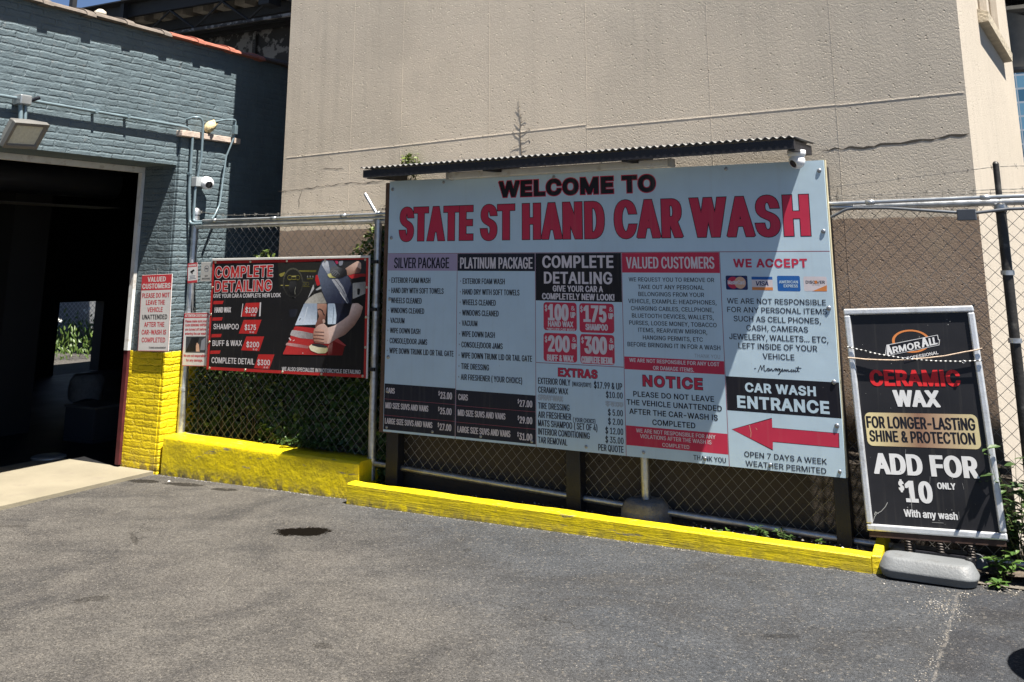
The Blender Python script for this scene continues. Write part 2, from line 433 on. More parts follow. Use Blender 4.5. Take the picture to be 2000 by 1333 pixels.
def text_mesh(body, W, H, w=.16, wh=.14, track=1.0, grow=0.0, shear=0.0):
    """flat letters: ink width W, cap height H, vertical / horizontal stroke = w*H / wh*H, outline grown by `grow`;
    outlines are offset, triangulated together and kept where the winding number is positive"""
    if 'H' not in _cap:
        c = _curve('H', 1.0); _cap['H'] = _ext(c)[3]; bpy.data.curves.remove(c)
    cap = _cap['H']; STEM = cap*.128; BAR = cap*.112
    c = _curve(body, track); L = _plain_i(_loops(c)); bpy.data.curves.remove(c)
    x0 = min(p.x for l in L for p in l); x1 = max(p.x for l in L for p in l); wf = x1-x0
    if sum(_area(l) for l in L) < 0: L = [l[::-1] for l in L]
    sx = (W-w*H)/(wf-STEM) if wf > STEM*1.5 else W/wf*.5
    dx = (w*H-STEM*sx)/2
    if dx < -.02*H: dx = -.02*H; sx = (W-2*dx)/wf
    sy = (H-wh*H)/(cap-BAR); dy = (wh*H-BAR*sy)/2
    if dy < -.02*H: dy = -.02*H; sy = (H-2*dy)/cap
    V = []; E = []
    for l in L:
        P = [Vector(((p.x-x0)*sx, p.y*sy)) for p in l]; n = len(P); Q = []
        for i in range(n):
            a = P[i]-P[i-1]; b_ = P[(i+1) % n]-P[i]
            if a.length < 1e-9 or b_.length < 1e-9: continue
            a.normalize(); b_.normalize()
            na, nb = Vector((a.y, -a.x)), Vector((b_.y, -b_.x)); dt = na.dot(nb)
            if dt < -.2 and a.x*b_.y-a.y*b_.x > 0: offs = [na+a*.6, nb-b_*.6]
            else: offs = [(na+nb)/max(.25, 1+dt)]
            for f in offs: Q.append(Vector((P[i].x+f.x*(dx+grow)+dx, P[i].y+f.y*(dy+grow)+dy)))
        k = len(V); V += Q; E += [(k+i, k+(i+1) % len(Q)) for i in range(len(Q))]
    cv, ce, cf, _, _, _ = delaunay_2d_cdt(V, E, [], 0, 1e-7)
    A = np.array([V[e[0]] for e in E]); B = np.array([V[e[1]] for e in E])
    T = [f for f in cf if len(f) == 3]
    C = np.array([[sum(cv[k].x for k in f)/3, sum(cv[k].y for k in f)/3] for f in T])
    up = (A[None, :, 1] <= C[:, None, 1]) & (B[None, :, 1] > C[:, None, 1]); dn = (A[None, :, 1] > C[:, None, 1]) & (B[None, :, 1] <= C[:, None, 1])
    cr_ = (B[None, :, 0]-A[None, :, 0])*(C[:, None, 1]-A[None, :, 1])-(C[:, None, 0]-A[None, :, 0])*(B[None, :, 1]-A[None, :, 1])
    wn = (up & (cr_ > 0)).sum(1)-(dn & (cr_ < 0)).sum(1)
    F = [tuple(f) for f, k in zip(T, wn) if k > 0]
    return [(p.x+shear*p.y, p.y) for p in cv], F

LAYER = .00018
class Canvas:
    """print on a flat face: U right, V up, N out of the face; pixel positions are carried onto the real plane"""
    def __init__(s, O, U, V):
        s.O = Vector(O); s.U = Vector(U).normalized(); s.V = Vector(V).normalized(); s.N = s.U.cross(s.V).normalized()
        s.mats = []; s.mb = MB()
    def new(s): c = Canvas(s.O, s.U, s.V); return c
    def uv(s, x, y):
        p = on_plane(x, y, s.O, s.N)-s.O; return p.dot(s.U), p.dot(s.V)
    def P(s, u, v, layer): return s.O+s.U*u+s.V*v+s.N*(LAYER*layer)
    def mi(s, m):
        if m not in s.mats: s.mats.append(m)
        return s.mats.index(m)
    def poly_uv(s, pts, m, layer=1):
        s.mb.face([s.P(u, v, layer) for u, v in pts], s.mi(m))
    def poly(s, pts, m, layer=1): s.poly_uv([s.uv(*p) for p in pts], m, layer)
    def rect_uv(s, u0, v0, u1, v1, m, layer=1, rad=0):
        if rad:
            pts = []
            for cx, cy, a0 in ((u1-rad, v1-rad, 0), (u0+rad, v1-rad, 90), (u0+rad, v0+rad, 180), (u1-rad, v0+rad, 270)):
                for k in range(6): a = R(a0+k*18); pts.append((cx+rad*math.cos(a), cy+rad*math.sin(a)))
            s.poly_uv(pts, m, layer)
        else: s.poly_uv([(u0, v0), (u1, v0), (u1, v1), (u0, v1)], m, layer)
    def rect(s, x0, y0, x1, y1, m, layer=1, rad=0):
        """upper-left and lower-right pixel corners"""
        a = s.uv(x0, y0); b = s.uv(x1, y1); s.rect_uv(a[0], b[1], b[0], a[1], m, layer, rad); return a[0], b[1], b[0], a[1]
    def stroke_uv(s, pts, wd, m, layer=2):
        for (a, b) in zip(pts[:-1], pts[1:]):
            d = Vector((b[0]-a[0], b[1]-a[1]));
            if d.length < 1e-6: continue
            d.normalize(); n = Vector((-d.y, d.x))*wd/2; e = d*wd*.25
            s.poly_uv([(a[0]-n.x-e.x, a[1]-n.y-e.y), (b[0]-n.x+e.x, b[1]-n.y+e.y), (b[0]+n.x+e.x, b[1]+n.y+e.y), (a[0]+n.x-e.x, a[1]+n.y-e.y)], m, layer)
    def stroke(s, pts, wd, m, layer=2): s.stroke_uv([s.uv(*p) for p in pts], wd, m, layer)
    def ellipse_uv(s, cu, cv, ru, rv, m, layer=2, n=28):
        s.poly_uv([(cu+ru*math.cos(2*math.pi*k/n), cv+rv*math.sin(2*math.pi*k/n)) for k in range(n)], m, layer)
    def put(s, body, u0, v0, W, H, m, layer=2, w=.16, wh=.14, track=1.0, grow=0, ang=0.0, shear=0.0):
        V, F = text_mesh(body, W, H, w, wh, track, grow, shear)
        ca, sa = math.cos(ang), math.sin(ang); k = s.mi(m); b = len(s.mb.v)
        s.mb.v += [tuple(s.P(u0+x*ca-y*sa, v0+x*sa+y*ca, layer)) for x, y in V]
        for f in F: s.mb.f.append(tuple(b+i for i in f)); s.mb.m.append(k); s.mb.sm.append(False)
    def text(s, body, xl, yt, yb, xr, m, layer=2, style=(.16, .14, 1.0), edge=None, ew=0, yr=None, shear=0.0):
        """cap top / baseline pixel at the left end, right-hand pixel column; the row stays level on the face
        unless yr gives the baseline pixel at the right end"""
        u0, v1 = s.uv(xl, yt); u0, v0 = s.uv(xl, yb)
        ang = 0
        if yr is not None:
            a = s.uv(xr, yr); W = math.hypot(a[0]-u0, a[1]-v0); ang = math.atan2(a[1]-v0, a[0]-u0)
        else:
            y = yb
            for _ in range(12):
                a = s.uv(xr, y); b = s.uv(xr, y+1); y += (v0-a[1])/(b[1]-a[1])
            W = s.uv(xr, y)[0]-u0
        H = v1-v0; w, wh, tr = style
        if edge is not None: s.put(body, u0, v0, W, H, edge, layer, w, wh, tr, ew, ang, shear)
        s.put(body, u0, v0, W, H, m, layer+1, w, wh, tr, 0, ang, shear)
    def build(s, name, parent):
        b = s.mb; me = bpy.data.meshes.new(name); me.from_pydata(b.v, [], b.f); me.update()
        for q in s.mats: me.materials.append(q)
        me.polygons.foreach_set("material_index", b.m)
        # every flat print faces outwards
        bm = bmesh.new(); bm.from_mesh(me); bm.normal_update()
        fl = [f for f in bm.faces if f.normal.dot(s.N) < 0]
        bmesh.ops.reverse_faces(bm, faces=fl); bm.to_mesh(me); bm.free()
        o = bpy.data.objects.new(name, me); COL.objects.link(o)
        if parent:
            o.parent = parent; o.matrix_parent_inverse = Matrix.Translation(-parent.location)
        return o
# ------------------------------------------------------------------ shared paints, inks and metals
P_WHITE = print_mat("printed_white_vinyl", (.47, .595, .68))
P_RED = print_mat("printed_red", (.50, .035, .075))
P_BLACK = print_mat("printed_black", (.012, .012, .018))
P_NAVY = print_mat("printed_navy", (.018, .020, .032))
P_LILAC = print_mat("printed_lilac", (.36, .30, .42))
P_CREAM = print_mat("printed_pale_lettering", (.62, .56, .58))
P_GREY = print_mat("printed_grey_lettering", (.24, .25, .28))
P_LINE = print_mat("printed_rule", (.26, .07, .10))
P_FADE = print_mat("faded_lettering", (.36, .40, .43))
P_BLUE = print_mat("printed_blue", (.02, .11, .36))
P_DBLUE = print_mat("printed_dark_blue", (.015, .025, .10))
P_TAN = print_mat("printed_tan", (.62, .38, .26))
P_ORANGE = print_mat("printed_orange", (.62, .22, .07))
BLACKSTEEL = M("black_painted_steel", (.012, .012, .016), .5, 0, .3, 12, .002, 120)
GALV = M("galvanised_steel", (.50, .51, .52), .42, .85, .18, 25, .001, 90, dirt=(.25, .22, .18), dscale=9)
CAPGREY = M("zinc_screw", (.30, .31, .33), .4, .8)
BROWNWOOD = M("brown_stained_board", (.10, .055, .035), .7, 0, .3, 14, .004, 60)
CORR = M("corrugated_sheet", (.15, .147, .143), .65, .2, .2, 14, .001, 60, dirt=(.20, .14, .09), dscale=7)
OFFWHITE = M("offwhite_enamel", (.62, .61, .58), .45, 0, .08, 9, 0, dirt=(.35, .31, .25), dscale=12)

DOMEW = M("white_camera_plastic", (.70, .71, .72), .3, 0, .04)
LENSB = M("black_lens_glass", (.006, .006, .008), .08, 0, .1, spec=.7)
def turret(name, label, c, axis, look, r, base_h):
    t = thing(name, label, "camera", c); c = Vector(c); ax = Vector(axis).normalized(); lk = Vector(look).normalized()
    m = MB(); m.lathe(c, ax, [(0, 0), (0, r*1.12), (base_h*.7, r*1.12), (base_h, r*.95), (base_h, 0)], 24); m.build("mount", DOMEW, t)
    b = c+ax*(base_h+r*.55)
    m = MB(); m.lathe(b, lk, [(-r*math.cos(R(k*10)), r*math.sin(R(k*10))) for k in range(0, 15)] + [(r*.80, r*.60), (r*.78, r*.52)], 24); m.build("ball", DOMEW, t)
    m = MB(); m.lathe(b, lk, [(r*.74, 0), (r*.74, r*.5), (r*.79, r*.5), (r*.81, r*.36), (r*.80, .0)], 20); m.build("lens", LENSB, t)
    return t
# ================================================================== ground
def gz(x): return .0108*(x+4.4)
ASPH = asphalt()
m = MB()
xs = [-120, -40, -12, -6.9, -4.4, 0, 12, 40, 120]; ys = [-120, -30, -5, 3, 5.5, 5.95, 8, 30, 120]
cl = lambda x: gz(max(-8, min(3, x)))
m.grid([[(x, y, cl(x)) for x in xs] for y in ys], 0, False)
tag(m.build("asphalt_lot", ASPH), kind="structure")
m = MB()          # concrete apron in front of the wash door
AP = M("apron_concrete", (.20, .175, .125), .85, 0, .1, 3, .002, 60, dirt=(.17, .145, .11), dscale=4)
m.prism([(-6.395, -3, -.026), (-6.395, 5.767, -.026), (-7.6, 5.767, -.026), (-7.6, -3, -.026)], (0, 0, .030))
pa = [onZ(*q, .006) for q in ((0, 966), (60, 957), (120, 947), (180, 933), (232, 915))]
poly = [(p.x, p.y, -.03) for p in pa] + [(-6.397, 5.765, -.03), (-6.397, pa[0].y-2.2, -.03), (pa[0].x+.03, pa[0].y-2.2, -.03)]
m.prism(poly, (0, 0, .035))
tag(m.build("concrete_apron", AP), kind="structure")
m = MB()          # soil strip between kerb and tower
rows = []
for i in range(14):
    y = 5.76+.50*i/13
    rows.append([(x, y, .045+gz(x)+.035*mnoise.noise(Vector((x*5, y*9, 0)))+.02*mnoise.noise(Vector((x*17, y*17, 3)))) for x in [-4.36+.055*k for k in range(84)]])
m.grid(rows, 0, True)
SOIL = M("dry_soil", (.085, .068, .050), .95, 0, .35, 20, .012, 70, dirt=(.16, .13, .10), dscale=25)
tag(m.build("soil_strip", SOIL), kind="structure")
m = MB(); m.grid([[(-1.0, 5.72, .046), (2.2, 5.72, .07)], [(-1.0, 6.3, .06), (2.2, 6.3, .08)]], 0, False)
tag(m.build("gravel_strip", M("fine_gravel_ground", (.12, .105, .085), .95, 0, .45, 60, .01, 120, dirt=(.25, .22, .18), dscale=80)), kind="structure")

# ================================================================== blue brick car-wash building
XW, XD, YJ, ZL, ZT = -6.4, -6.783, 5.77, 2.405, 3.47
BLUE = (.100, .134, .150)
BR_OUT = brick("blue_painted_brick", 1, BLUE)
BR_JAMB = brick("blue_painted_rough_brick", 0, BLUE, True, 1.5)
DARKIN = M("shade_dark_interior_wall", (.009, .0095, .011), .8, 0, .3, 3)  # near-black base colour deepens the shade indoors
bld = thing("car_wash_building", "blue-grey painted brick building with a yellow base and an open wash door", "building", (XW, YJ, 0))
m = MB()
m.prism([(XW, -6, 0), (XW, 1.2, 0), (XW, 1.2, ZL), (XW, YJ, ZL), (XW, YJ, -.03), (XW, 13, -.03), (XW, 13, ZT), (XW, -6, ZT)], (XD-XW, 0, 0), 0)
for i, f in enumerate(m.f):         # faces looking along Y use the mapping of that wall
    a, b_, c_ = (Vector(m.v[k]) for k in f[:3]); nn = (b_-a).cross(c_-b_).normalized()
    if abs(nn.y) > .7 or abs(nn.z) > .7: m.m[i] = 1
m.build("front_wall", [BR_OUT, BR_JAMB], bld)
m = MB()
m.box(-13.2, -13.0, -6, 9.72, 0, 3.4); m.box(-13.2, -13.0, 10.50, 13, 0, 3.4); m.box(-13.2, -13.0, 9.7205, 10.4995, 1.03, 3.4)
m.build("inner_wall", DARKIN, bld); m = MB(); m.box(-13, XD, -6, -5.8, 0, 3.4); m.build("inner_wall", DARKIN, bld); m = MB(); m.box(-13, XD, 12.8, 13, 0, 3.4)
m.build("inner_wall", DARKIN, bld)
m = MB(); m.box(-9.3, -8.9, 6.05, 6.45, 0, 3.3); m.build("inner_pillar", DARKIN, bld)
m = MB(); m.box(-13.2, XD-.002, -6, 13, 3.4, 3.52)
m.build("roof", M("roofing_felt", (.05, .05, .052), .9), bld)
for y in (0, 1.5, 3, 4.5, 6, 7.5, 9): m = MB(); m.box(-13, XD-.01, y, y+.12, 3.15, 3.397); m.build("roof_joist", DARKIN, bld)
m = MB(); m.box(-12.99, XD-.01, -5.79, 12.79, -.12, .002)
tag(m.build("garage_floor", M("shade_dark_concrete_floor", (.008, .008, .009), .5, 0, .4, 2.5, .002, 40)), kind="structure")  # indoor shade painted in: floor near black behind the sunlit apron
# door frame
WH = M("white_painted_steel", (.62, .62, .60), .45, 0, .1, 9, 0, dirt=(.30, .25, .20), dscale=10)
m = MB()
m.box(XD-.03, XD+.012, 1.22, YJ-.004, ZL-.05, ZL-.003)
m.build("door_frame", WH, bld); m = MB(); m.box(XD-.03, XD+.014, YJ-.034, YJ-.003, .90, ZL-.052)
m.build("door_frame", WH, bld)
m = MB(); m.box(XD-.03, XD+.013, YJ-.03, YJ-.003, .02, .897)
m.build("door_frame", M("dark_red_primer", (.07, .010, .014), .6, 0, .25, 12), bld)
m = MB()
for k in range(7): m.box(XD-.5, XD-.16, 1.25, YJ-.05, 2.06+k*.0, 2.062) if k == 0 else None
m.lathe((XD-.34, 1.25, 2.27), (0, 1, 0), [(0, 0), (0, .13), (4.48, .13), (4.48, 0)], 24)
m.build("roller_shutter", M("shutter_steel", (.02, .02, .021), .5, .4, .2, 10), bld)
# coping along the wall head
TERR = M("terracotta_tile", (.27, .092, .06), .6, 0, .18, 12, .002, 60, dirt=(.30, .10, .06), dscale=9)
OLDT = M("weathered_tile", (.13, .108, .09), .85, 0, .3, 12, .004, 50, dirt=(.09, .08, .075), dscale=9)
DARKT = M("tower_shade_tile", (.07, .055, .048), .85, 0, .3, 12, .004, 50)  # far tiles: the tower's shade is put into a darker colour
yy = 4.05; k = 0
while yy < 7.2:
    L = .375
    mt = OLDT if yy < 5.36 else (TERR if yy < 6.35 else DARKT)
    m = MB(); dz = random.uniform(-.006, .008)
    def prof(r, y): return [(XW+.035+r*.0+(-.19)*t+ (0.0), y, ZT+.012+dz+r*math.sin(math.pi*t)) for t in [q/10 for q in range(11)]]
    def sect(y, wd, ht, z0): 
        return [(XW-.14+wd*math.cos(math.pi*q/10), y, z0+dz+ht*math.sin(math.pi*q/10)) for q in range(11)]
    a, b2 = sect(yy, .215, .062, ZT+.002), sect(yy+L-.085, .212, .058, ZT+.002)
    m.grid([a, b2], 0, False); m.face([a[0], a[-1], b2[-1], b2[0]])
    a, b2 = sect(yy+L-.085, .224, .085, ZT-.006), sect(yy+L-.0005, .222, .082, ZT-.008)
    m.grid([a, b2], 0, False); m.face(a); m.face(b2); m.face([a[0], a[-1], b2[-1], b2[0]])
    o = m.build("coping_tile", mt, bld, .004); yy += L; k += 1
m = MB(); m.box(XW-.36, XW+.075, -6, 4.05, ZT+.002, ZT+.06); m.build("coping_tile", OLDT, bld, .006)
m = MB(); m.lathe((XW-.12, 4.98, ZT+.07), (0, 0, 1), [(0, 0), (0, .05), (.03, .045), (.05, .02), (.05, 0)], 9); m.build("mortar_lump", M("lime_mortar", (.5, .45, .36), .9, 0, .2, 20, .005, 60), bld)
# stone ledge over the pier
m = MB(); m.box(XW-.002, XW+.072, 5.74, 6.42, 2.645, 2.695)
m.build("stone_ledge", M("limestone_ledge", (.46, .37, .31), .8, 0, .2, 9, .004, 50), bld, .005)
m = MB(); m.box(XW+.002, XW+.03, YJ+.006, 6.31, -.03, 2.642)
m.build("pier_face", brick("blue_painted_pier_brick", 1, BLUE, True, 1.2), bld, .004)
# floor things just visible in the dark
bk = thing("bucket", "dim grey-white cloth draped over a bucket in the dark garage", "bucket", (-9.6, 7.6, .3))
m = MB(); m.lathe((-9.6, 7.62, .002), (0, 0, 1), [(0, 0), (0, .12), (.34, .15), (.345, .155), (.345, .14), (.05, .11), (.05, 0)], 20); m.build("tub", M("blue_bucket_plastic", (.02, .028, .04), .5), bk)
m = MB(); pts = []
for i in range(9):
    r_ = []
    for j in range(20):
        a = 2*math.pi*j/20; rad = .03+.15*min(1, i/4)+.012*math.sin(5*a+i)
        r_.append((-9.6+rad*math.cos(a), 7.62+rad*math.sin(a), .40-.002*i-.05*max(0, i-3)-.02*math.sin(3*a)*(i > 4)))
    pts.append(r_)
m.grid(pts, 0, True, True); m.build("cloth", M("grey_towel", (.22, .21, .20), .95, 0, .2, 30, .004, 90), bk)
bx = thing("plastic_crate", "blue-grey plastic crate standing on the dark garage floor", "crate", (-8.0, 6.45, .15))
m = MB(); m.box(-8.2, -7.8, 6.3, 6.6, .004, .04)
for (x0, x1, y0, y1) in ((-8.2, -7.8, 6.3, 6.315), (-8.2, -7.8, 6.585, 6.6), (-8.2, -8.185, 6.316, 6.584), (-7.815, -7.8, 6.316, 6.584)):
    m.box(x0, x1, y0, y1, .041, .30)
m.build("body", M("crate_plastic", (.022, .028, .038), .5), bx, .004)
m = MB(); m.box(-8.21, -7.79, 6.29, 6.61, .301, .32); m.build("rim", M("crate_rim", (.06, .065, .07), .5), bx, .004)
dr = MB(); dr.lathe((-7.6, 5.72, .003), (0, 0, 1), [(0, 0), (0, .14), (.012, .14), (.02, .12), (.02, 0)], 24)
tag(dr.build("drain_cover", M("drain_steel", (.35, .35, .34), .4, .6)), "round pale drain cover on the dark garage floor", "drain cover")
cf = thing("ceiling_light", "unlit fluorescent fitting under the garage ceiling just inside the door", "light", (-7.35, 4.9, 2.5))
m = MB(); m.box(-7.43, -7.27, 4.2, 5.42, 2.445, 2.50); m.build("housing", OFFWHITE, cf, .006)
for x in (-7.39, -7.31): m = MB(); m.tube([(x, 4.24, 2.425), (x, 5.38, 2.425)], .013, 10); m.build("tube", M("fluorescent_tube_glass", (.7, .7, .68), .2), cf)
for y in (4.5, 5.2): m = MB(); m.tube([(-7.35, y, 2.5), (-7.35, y, 3.2)], .004, 6); m.build("hanger", GALV, cf)

# ================================================================== things fixed to the brick wall
PIPE = M("painted_conduit", (.16, .215, .24), .4, .25, .12, 14)
SILV = M("bright_conduit", (.50, .52, .53), .32, .8, .12, 14)
XC = XW+.045
def bez(a, c, b, n=8): return [Vector(a)*(1-t)**2+Vector(c)*2*t*(1-t)+Vector(b)*t*t for t in [i/n for i in range(n+1)]]
cd = thing("conduit", "long painted conduit run over the wash door, bending down the pier", "conduit", (XC, 5, 2.74))
m = MB()
XP = XW+.058
m.tube([(XC, 2.6, 2.748), (XC, 4.25, 2.745), (XC, 5.70, 2.728)] + bez((XC, 5.78, 2.725), (XP, 5.862, 2.722), (XP, 5.868, 2.62))[1:] + [(XP, 5.872, 2.2), (XP, 5.895, 1.99)] + bez((XP, 5.90, 1.96), (XP, 5.90, 1.925), (XP+.05, 5.905, 1.918))[1:] + [(-6.20, 5.912, 1.92)], .0125, 10)
m.build("pipe", PIPE, cd)
for y in (3.4, 4.9, 5.2): m = MB(); m.box(XW+.004, XC+.016, y-.012, y+.012, 2.722, 2.757); m.build("pipe_clip", PIPE, cd, .002)
m = MB(); m.box(XW+.03, XP+.015, 5.857, 5.884, 2.33, 2.35)
m.build("pipe_clip", PIPE, cd, .002)
c2 = thing("conduit", "hooped conduit rising from the fence rail past the ledge and back into the bricks", "conduit", (XP, 5.95, 2.4))
m = MB()
m.tube([(XW+.0, 5.845, 2.80), (XP+.02, 5.845, 2.815)] + bez((XP+.035, 5.87, 2.818), (XP+.04, 5.935, 2.82), (XP+.04, 5.94, 2.74))[1:] + [(XP+.04, 5.945, 2.5), (XP+.01, 5.93, 2.2), (XP+.02, 5.925, 2.0)] + bez((XP+.02, 5.925, 1.965), (XP+.02, 5.925, 1.94), (XP+.07, 5.925, 1.938))[1:] + [(-6.2, 5.925, 1.94)], .011, 10)
m.build("pipe", PIPE, c2)
c3 = thing("conduit", "thin conduit dropping from a little gooseneck on the ledge to the fence rail", "conduit", (XP, 6.2, 2.4))
m = MB()
m.tube([(XW+.09, 6.06, 2.80), (XW+.09, 6.20, 2.838), (XW+.10, 6.285, 2.848)] + bez((XW+.10, 6.30, 2.848), (XW+.10, 6.315, 2.846), (XW+.10, 6.315, 2.82))[1:] + [(XW+.10, 6.31, 2.70), (XP+.03, 6.24, 2.52), (XP+.03, 6.2, 2.1), (XP+.04, 6.14, 2.0), (XP+.10, 6.05, 1.965)], .0085, 8)
m.build("pipe", PIPE, c3)
m = MB(); m.box(XW+.08, XW+.12, 6.292, 6.328, 2.72, 2.80); m.build("coupling", PIPE, c3, .003)
fm = MB(); rows = []
fc = Vector((XW+.06, 6.06, 2.765))
for i in range(9):
    th = math.pi*i/8
    rows.append([fc+Vector((.055*math.sin(th)*math.cos(q), .05*math.sin(th)*math.sin(q)+.03*math.cos(th), .055*math.cos(th)))*(1+.35*mnoise.noise(Vector((i*.9, 3*math.cos(q), 3*math.sin(q))))) for q in [2*math.pi*k/14 for k in range(14)]])
fm.grid(rows, 0, True, True); fm.build("sealing_foam", M("yellowed_foam", (.55, .44, .24), .9, 0, .2, 30, .006, 90), c3)
# floodlight on the conduit
fl = thing("floodlight", "square floodlight with pale lens over the wash door", "floodlight", (XW, 4.25, 2.6))
jc = onX(45, 196, XW+.06)
m = MB(); m.box(XW+.002, XW+.10, jc.y-.045, jc.y+.045, jc.z-.035, jc.z+.035); m.build("junction_box", M("cast_aluminium", (.36, .38, .39), .4, .7), fl, .008)
m = MB(); m.tube([(XW+.08, jc.y+.04, jc.z), (XW+.10, jc.y+.10, jc.z+.03)], .014, 8); m.build("photocell", LENSB, fl)
m = MB(); m.tube([(XW+.06, jc.y-.015, jc.z-.03), (XW+.075, jc.y-.01, jc.z-.17)], .016, 8); m.build("arm", PIPE, fl); m = MB(); m.tube([(XW+.06, jc.y+.025, jc.z-.03), (XW+.075, jc.y+.025, jc.z-.17)], .012, 8); m.build("arm", PIPE, fl)
hc = Vector((XW+.17, 4.25, 2.475)); n_ = Vector((.80, .10, -.58)).normalized(); hu = Vector((0, 1, 0)); hu = (hu-n_*hu.dot(n_)).normalized(); hv = n_.cross(hu)
if hv.z < 0: hv = -hv
m = MB(); a, b_ = .140, .103
def fr_(w_, h_, d_): return [hc+n_*d_+hu*sx*w_+hv*sy*h_ for sx, sy in ((-1, -1), (1, -1), (1, 1), (-1, 1))]
f0, f1, f2 = fr_(.08, .06, -.12), fr_(a, b_, -.02), fr_(a, b_, .015)
m.face(f0); m.grid([f0, f1, f2], 0, False, True)
i2 = fr_(a-.022, b_-.022, .015); m.grid([f2, i2], 0, False, True); i3 = fr_(a-.03, b_-.03, .0); m.grid([i2, i3], 0, False, True)
m.build("housing", M("bronze_grey_housing", (.17, .165, .155), .45, .3), fl, .006)
m = MB(); m.face(fr_(a-.03, b_-.03, .001)); gl = m.build("lens", M("ribbed_pale_glass", (.52, .52, .44), .18, 0, .1, 40, .003, 90), fl)
m = MB(); m.face(fr_(a*.8, b_*.06, -.005)); 
# camera on the pier
cm = thing("security_camera", "white bullet-eyed camera on a grey box, fixed to the blue pier", "camera", (XW+.08, 5.98, 2.28))
m = MB(); m.box(XW+.031, XW+.09, 5.915, 6.03, 2.235, 2.315); m.build("back_box", M("grey_back_box", (.30, .32, .33), .45), cm, .004)
m = MB(); ca = Vector((.86, -.42, -.28)).normalized(); cc = Vector((XW+.085, 6.03, 2.275))
m.lathe(cc, ca, [(-.02, 0), (-.02, .05), (.03, .055), (.06, .050), (.085, .042), (.085, 0)], 22); m.build("body", DOMEW, cm)
m = MB(); m.lathe(cc, ca, [(.0855, .0), (.0855, .030), (.088, .030), (.090, .02), (.089, 0)], 18); m.build("lens", LENSB, cm)

# ================================================================== concrete tower
YT = 6.13
TXL, TXR = -5.548, -.359
ang = R(86.8); dv = Vector((math.cos(ang), math.sin(ang), 0)); TD = 3.55
TH = 7.2
cr = Vector((TXR, YT, 0)); rr_ = cr+dv*TD
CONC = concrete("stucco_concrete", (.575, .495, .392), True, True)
tw = thing("concrete_tower", "tall tan rough concrete tower with brown-painted foot, standing behind the chain-link fence", "tower", (-3, YT, 0))
m = MB()
m.prism([(TXL, YT, -.1), (TXR, YT, -.1), (rr_.x, rr_.y, -.1), (TXL-.1, YT+TD, -.1)], (0, 0, TH+.1))
# formwork seams standing a few millimetres proud
for (x0, y0), (x1, y1) in (((560, 308), (783, 284)), ((783, 284), (1145, 243)), ((1145, 250), (1635, 204)), ((1635, 205), (1866, 181))):
    a, b_ = onY(x0, y0, YT), onY(x1, y1, YT)
    if x1 > 1860: b_.x = TXR-.012
    m.hexa([(a.x, YT-.0016, a.z-.005), (b_.x, YT-.0016, b_.z-.005), (b_.x, YT+.01, b_.z-.005), (a.x, YT+.01, a.z-.005), (a.x, YT-.0003, a.z+.005), (b_.x, YT-.0003, b_.z+.005), (b_.x, YT+.01, b_.z+.005), (a.x, YT+.01, a.z+.005)])
for x in (-4.856, -4.364, -3.572, -2.777, -1.887, -1.092): m.box(x-.0020, x+.0020, YT-.0010, YT+.01, .58, TH-.1)
# projecting footing
m.prism([(TXL+.02, YT-.0005, -.1), (TXL+.02, YT-.075, -.1), (TXL+.02, YT-.075, .49), (TXL+.02, YT-.0005, .565)], (TXR+.03-TXL-.02, 0, 0))
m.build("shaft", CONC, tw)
cm_ = M("crack_shadow_line", (.055, .047, .038), .95)
def crack(pts, wd):
    m = MB(); P = [onY(x, y, YT-.0012) for x, y in pts]
    Q = []
    for a, b_ in zip(P[:-1], P[1:]):
        n = max(2, int((b_-a).length/.035))
        for k in range(n): q = a.lerp(b_, k/n); q.z += random.uniform(-.009, .009); q.x += random.uniform(-.006, .006); Q.append(q)
    Q.append(P[-1])
    ws = [wd*random.uniform(.25, 1.25) for _ in Q]; ws[0] = ws[-1] = .0008
    for i in range(len(Q)-1):
        a, b_ = Q[i], Q[i+1]; d = (b_-a); n = Vector((-d.z, 0, d.x)).normalized()
        m.face([a-n*ws[i], b_-n*ws[i+1], b_+n*ws[i+1], a+n*ws[i]])
    m.build("crack", cm_, tw)
crack([(1604, 293), (1660, 290), (1720, 284), (1775, 276), (1830, 272), (1868, 264), (1893, 261)], .007)
crack([(543, 373), (600, 369), (640, 362), (700, 358), (752, 352)], .003)
crack([(590, 369), (584, 390), (583, 408)], .002)
crack([(640, 300), (650, 314)], .002); crack([(1636, 370), (1634, 385), (1640, 392)], .002)
crack([(630, 330), (672, 331)], .0025)
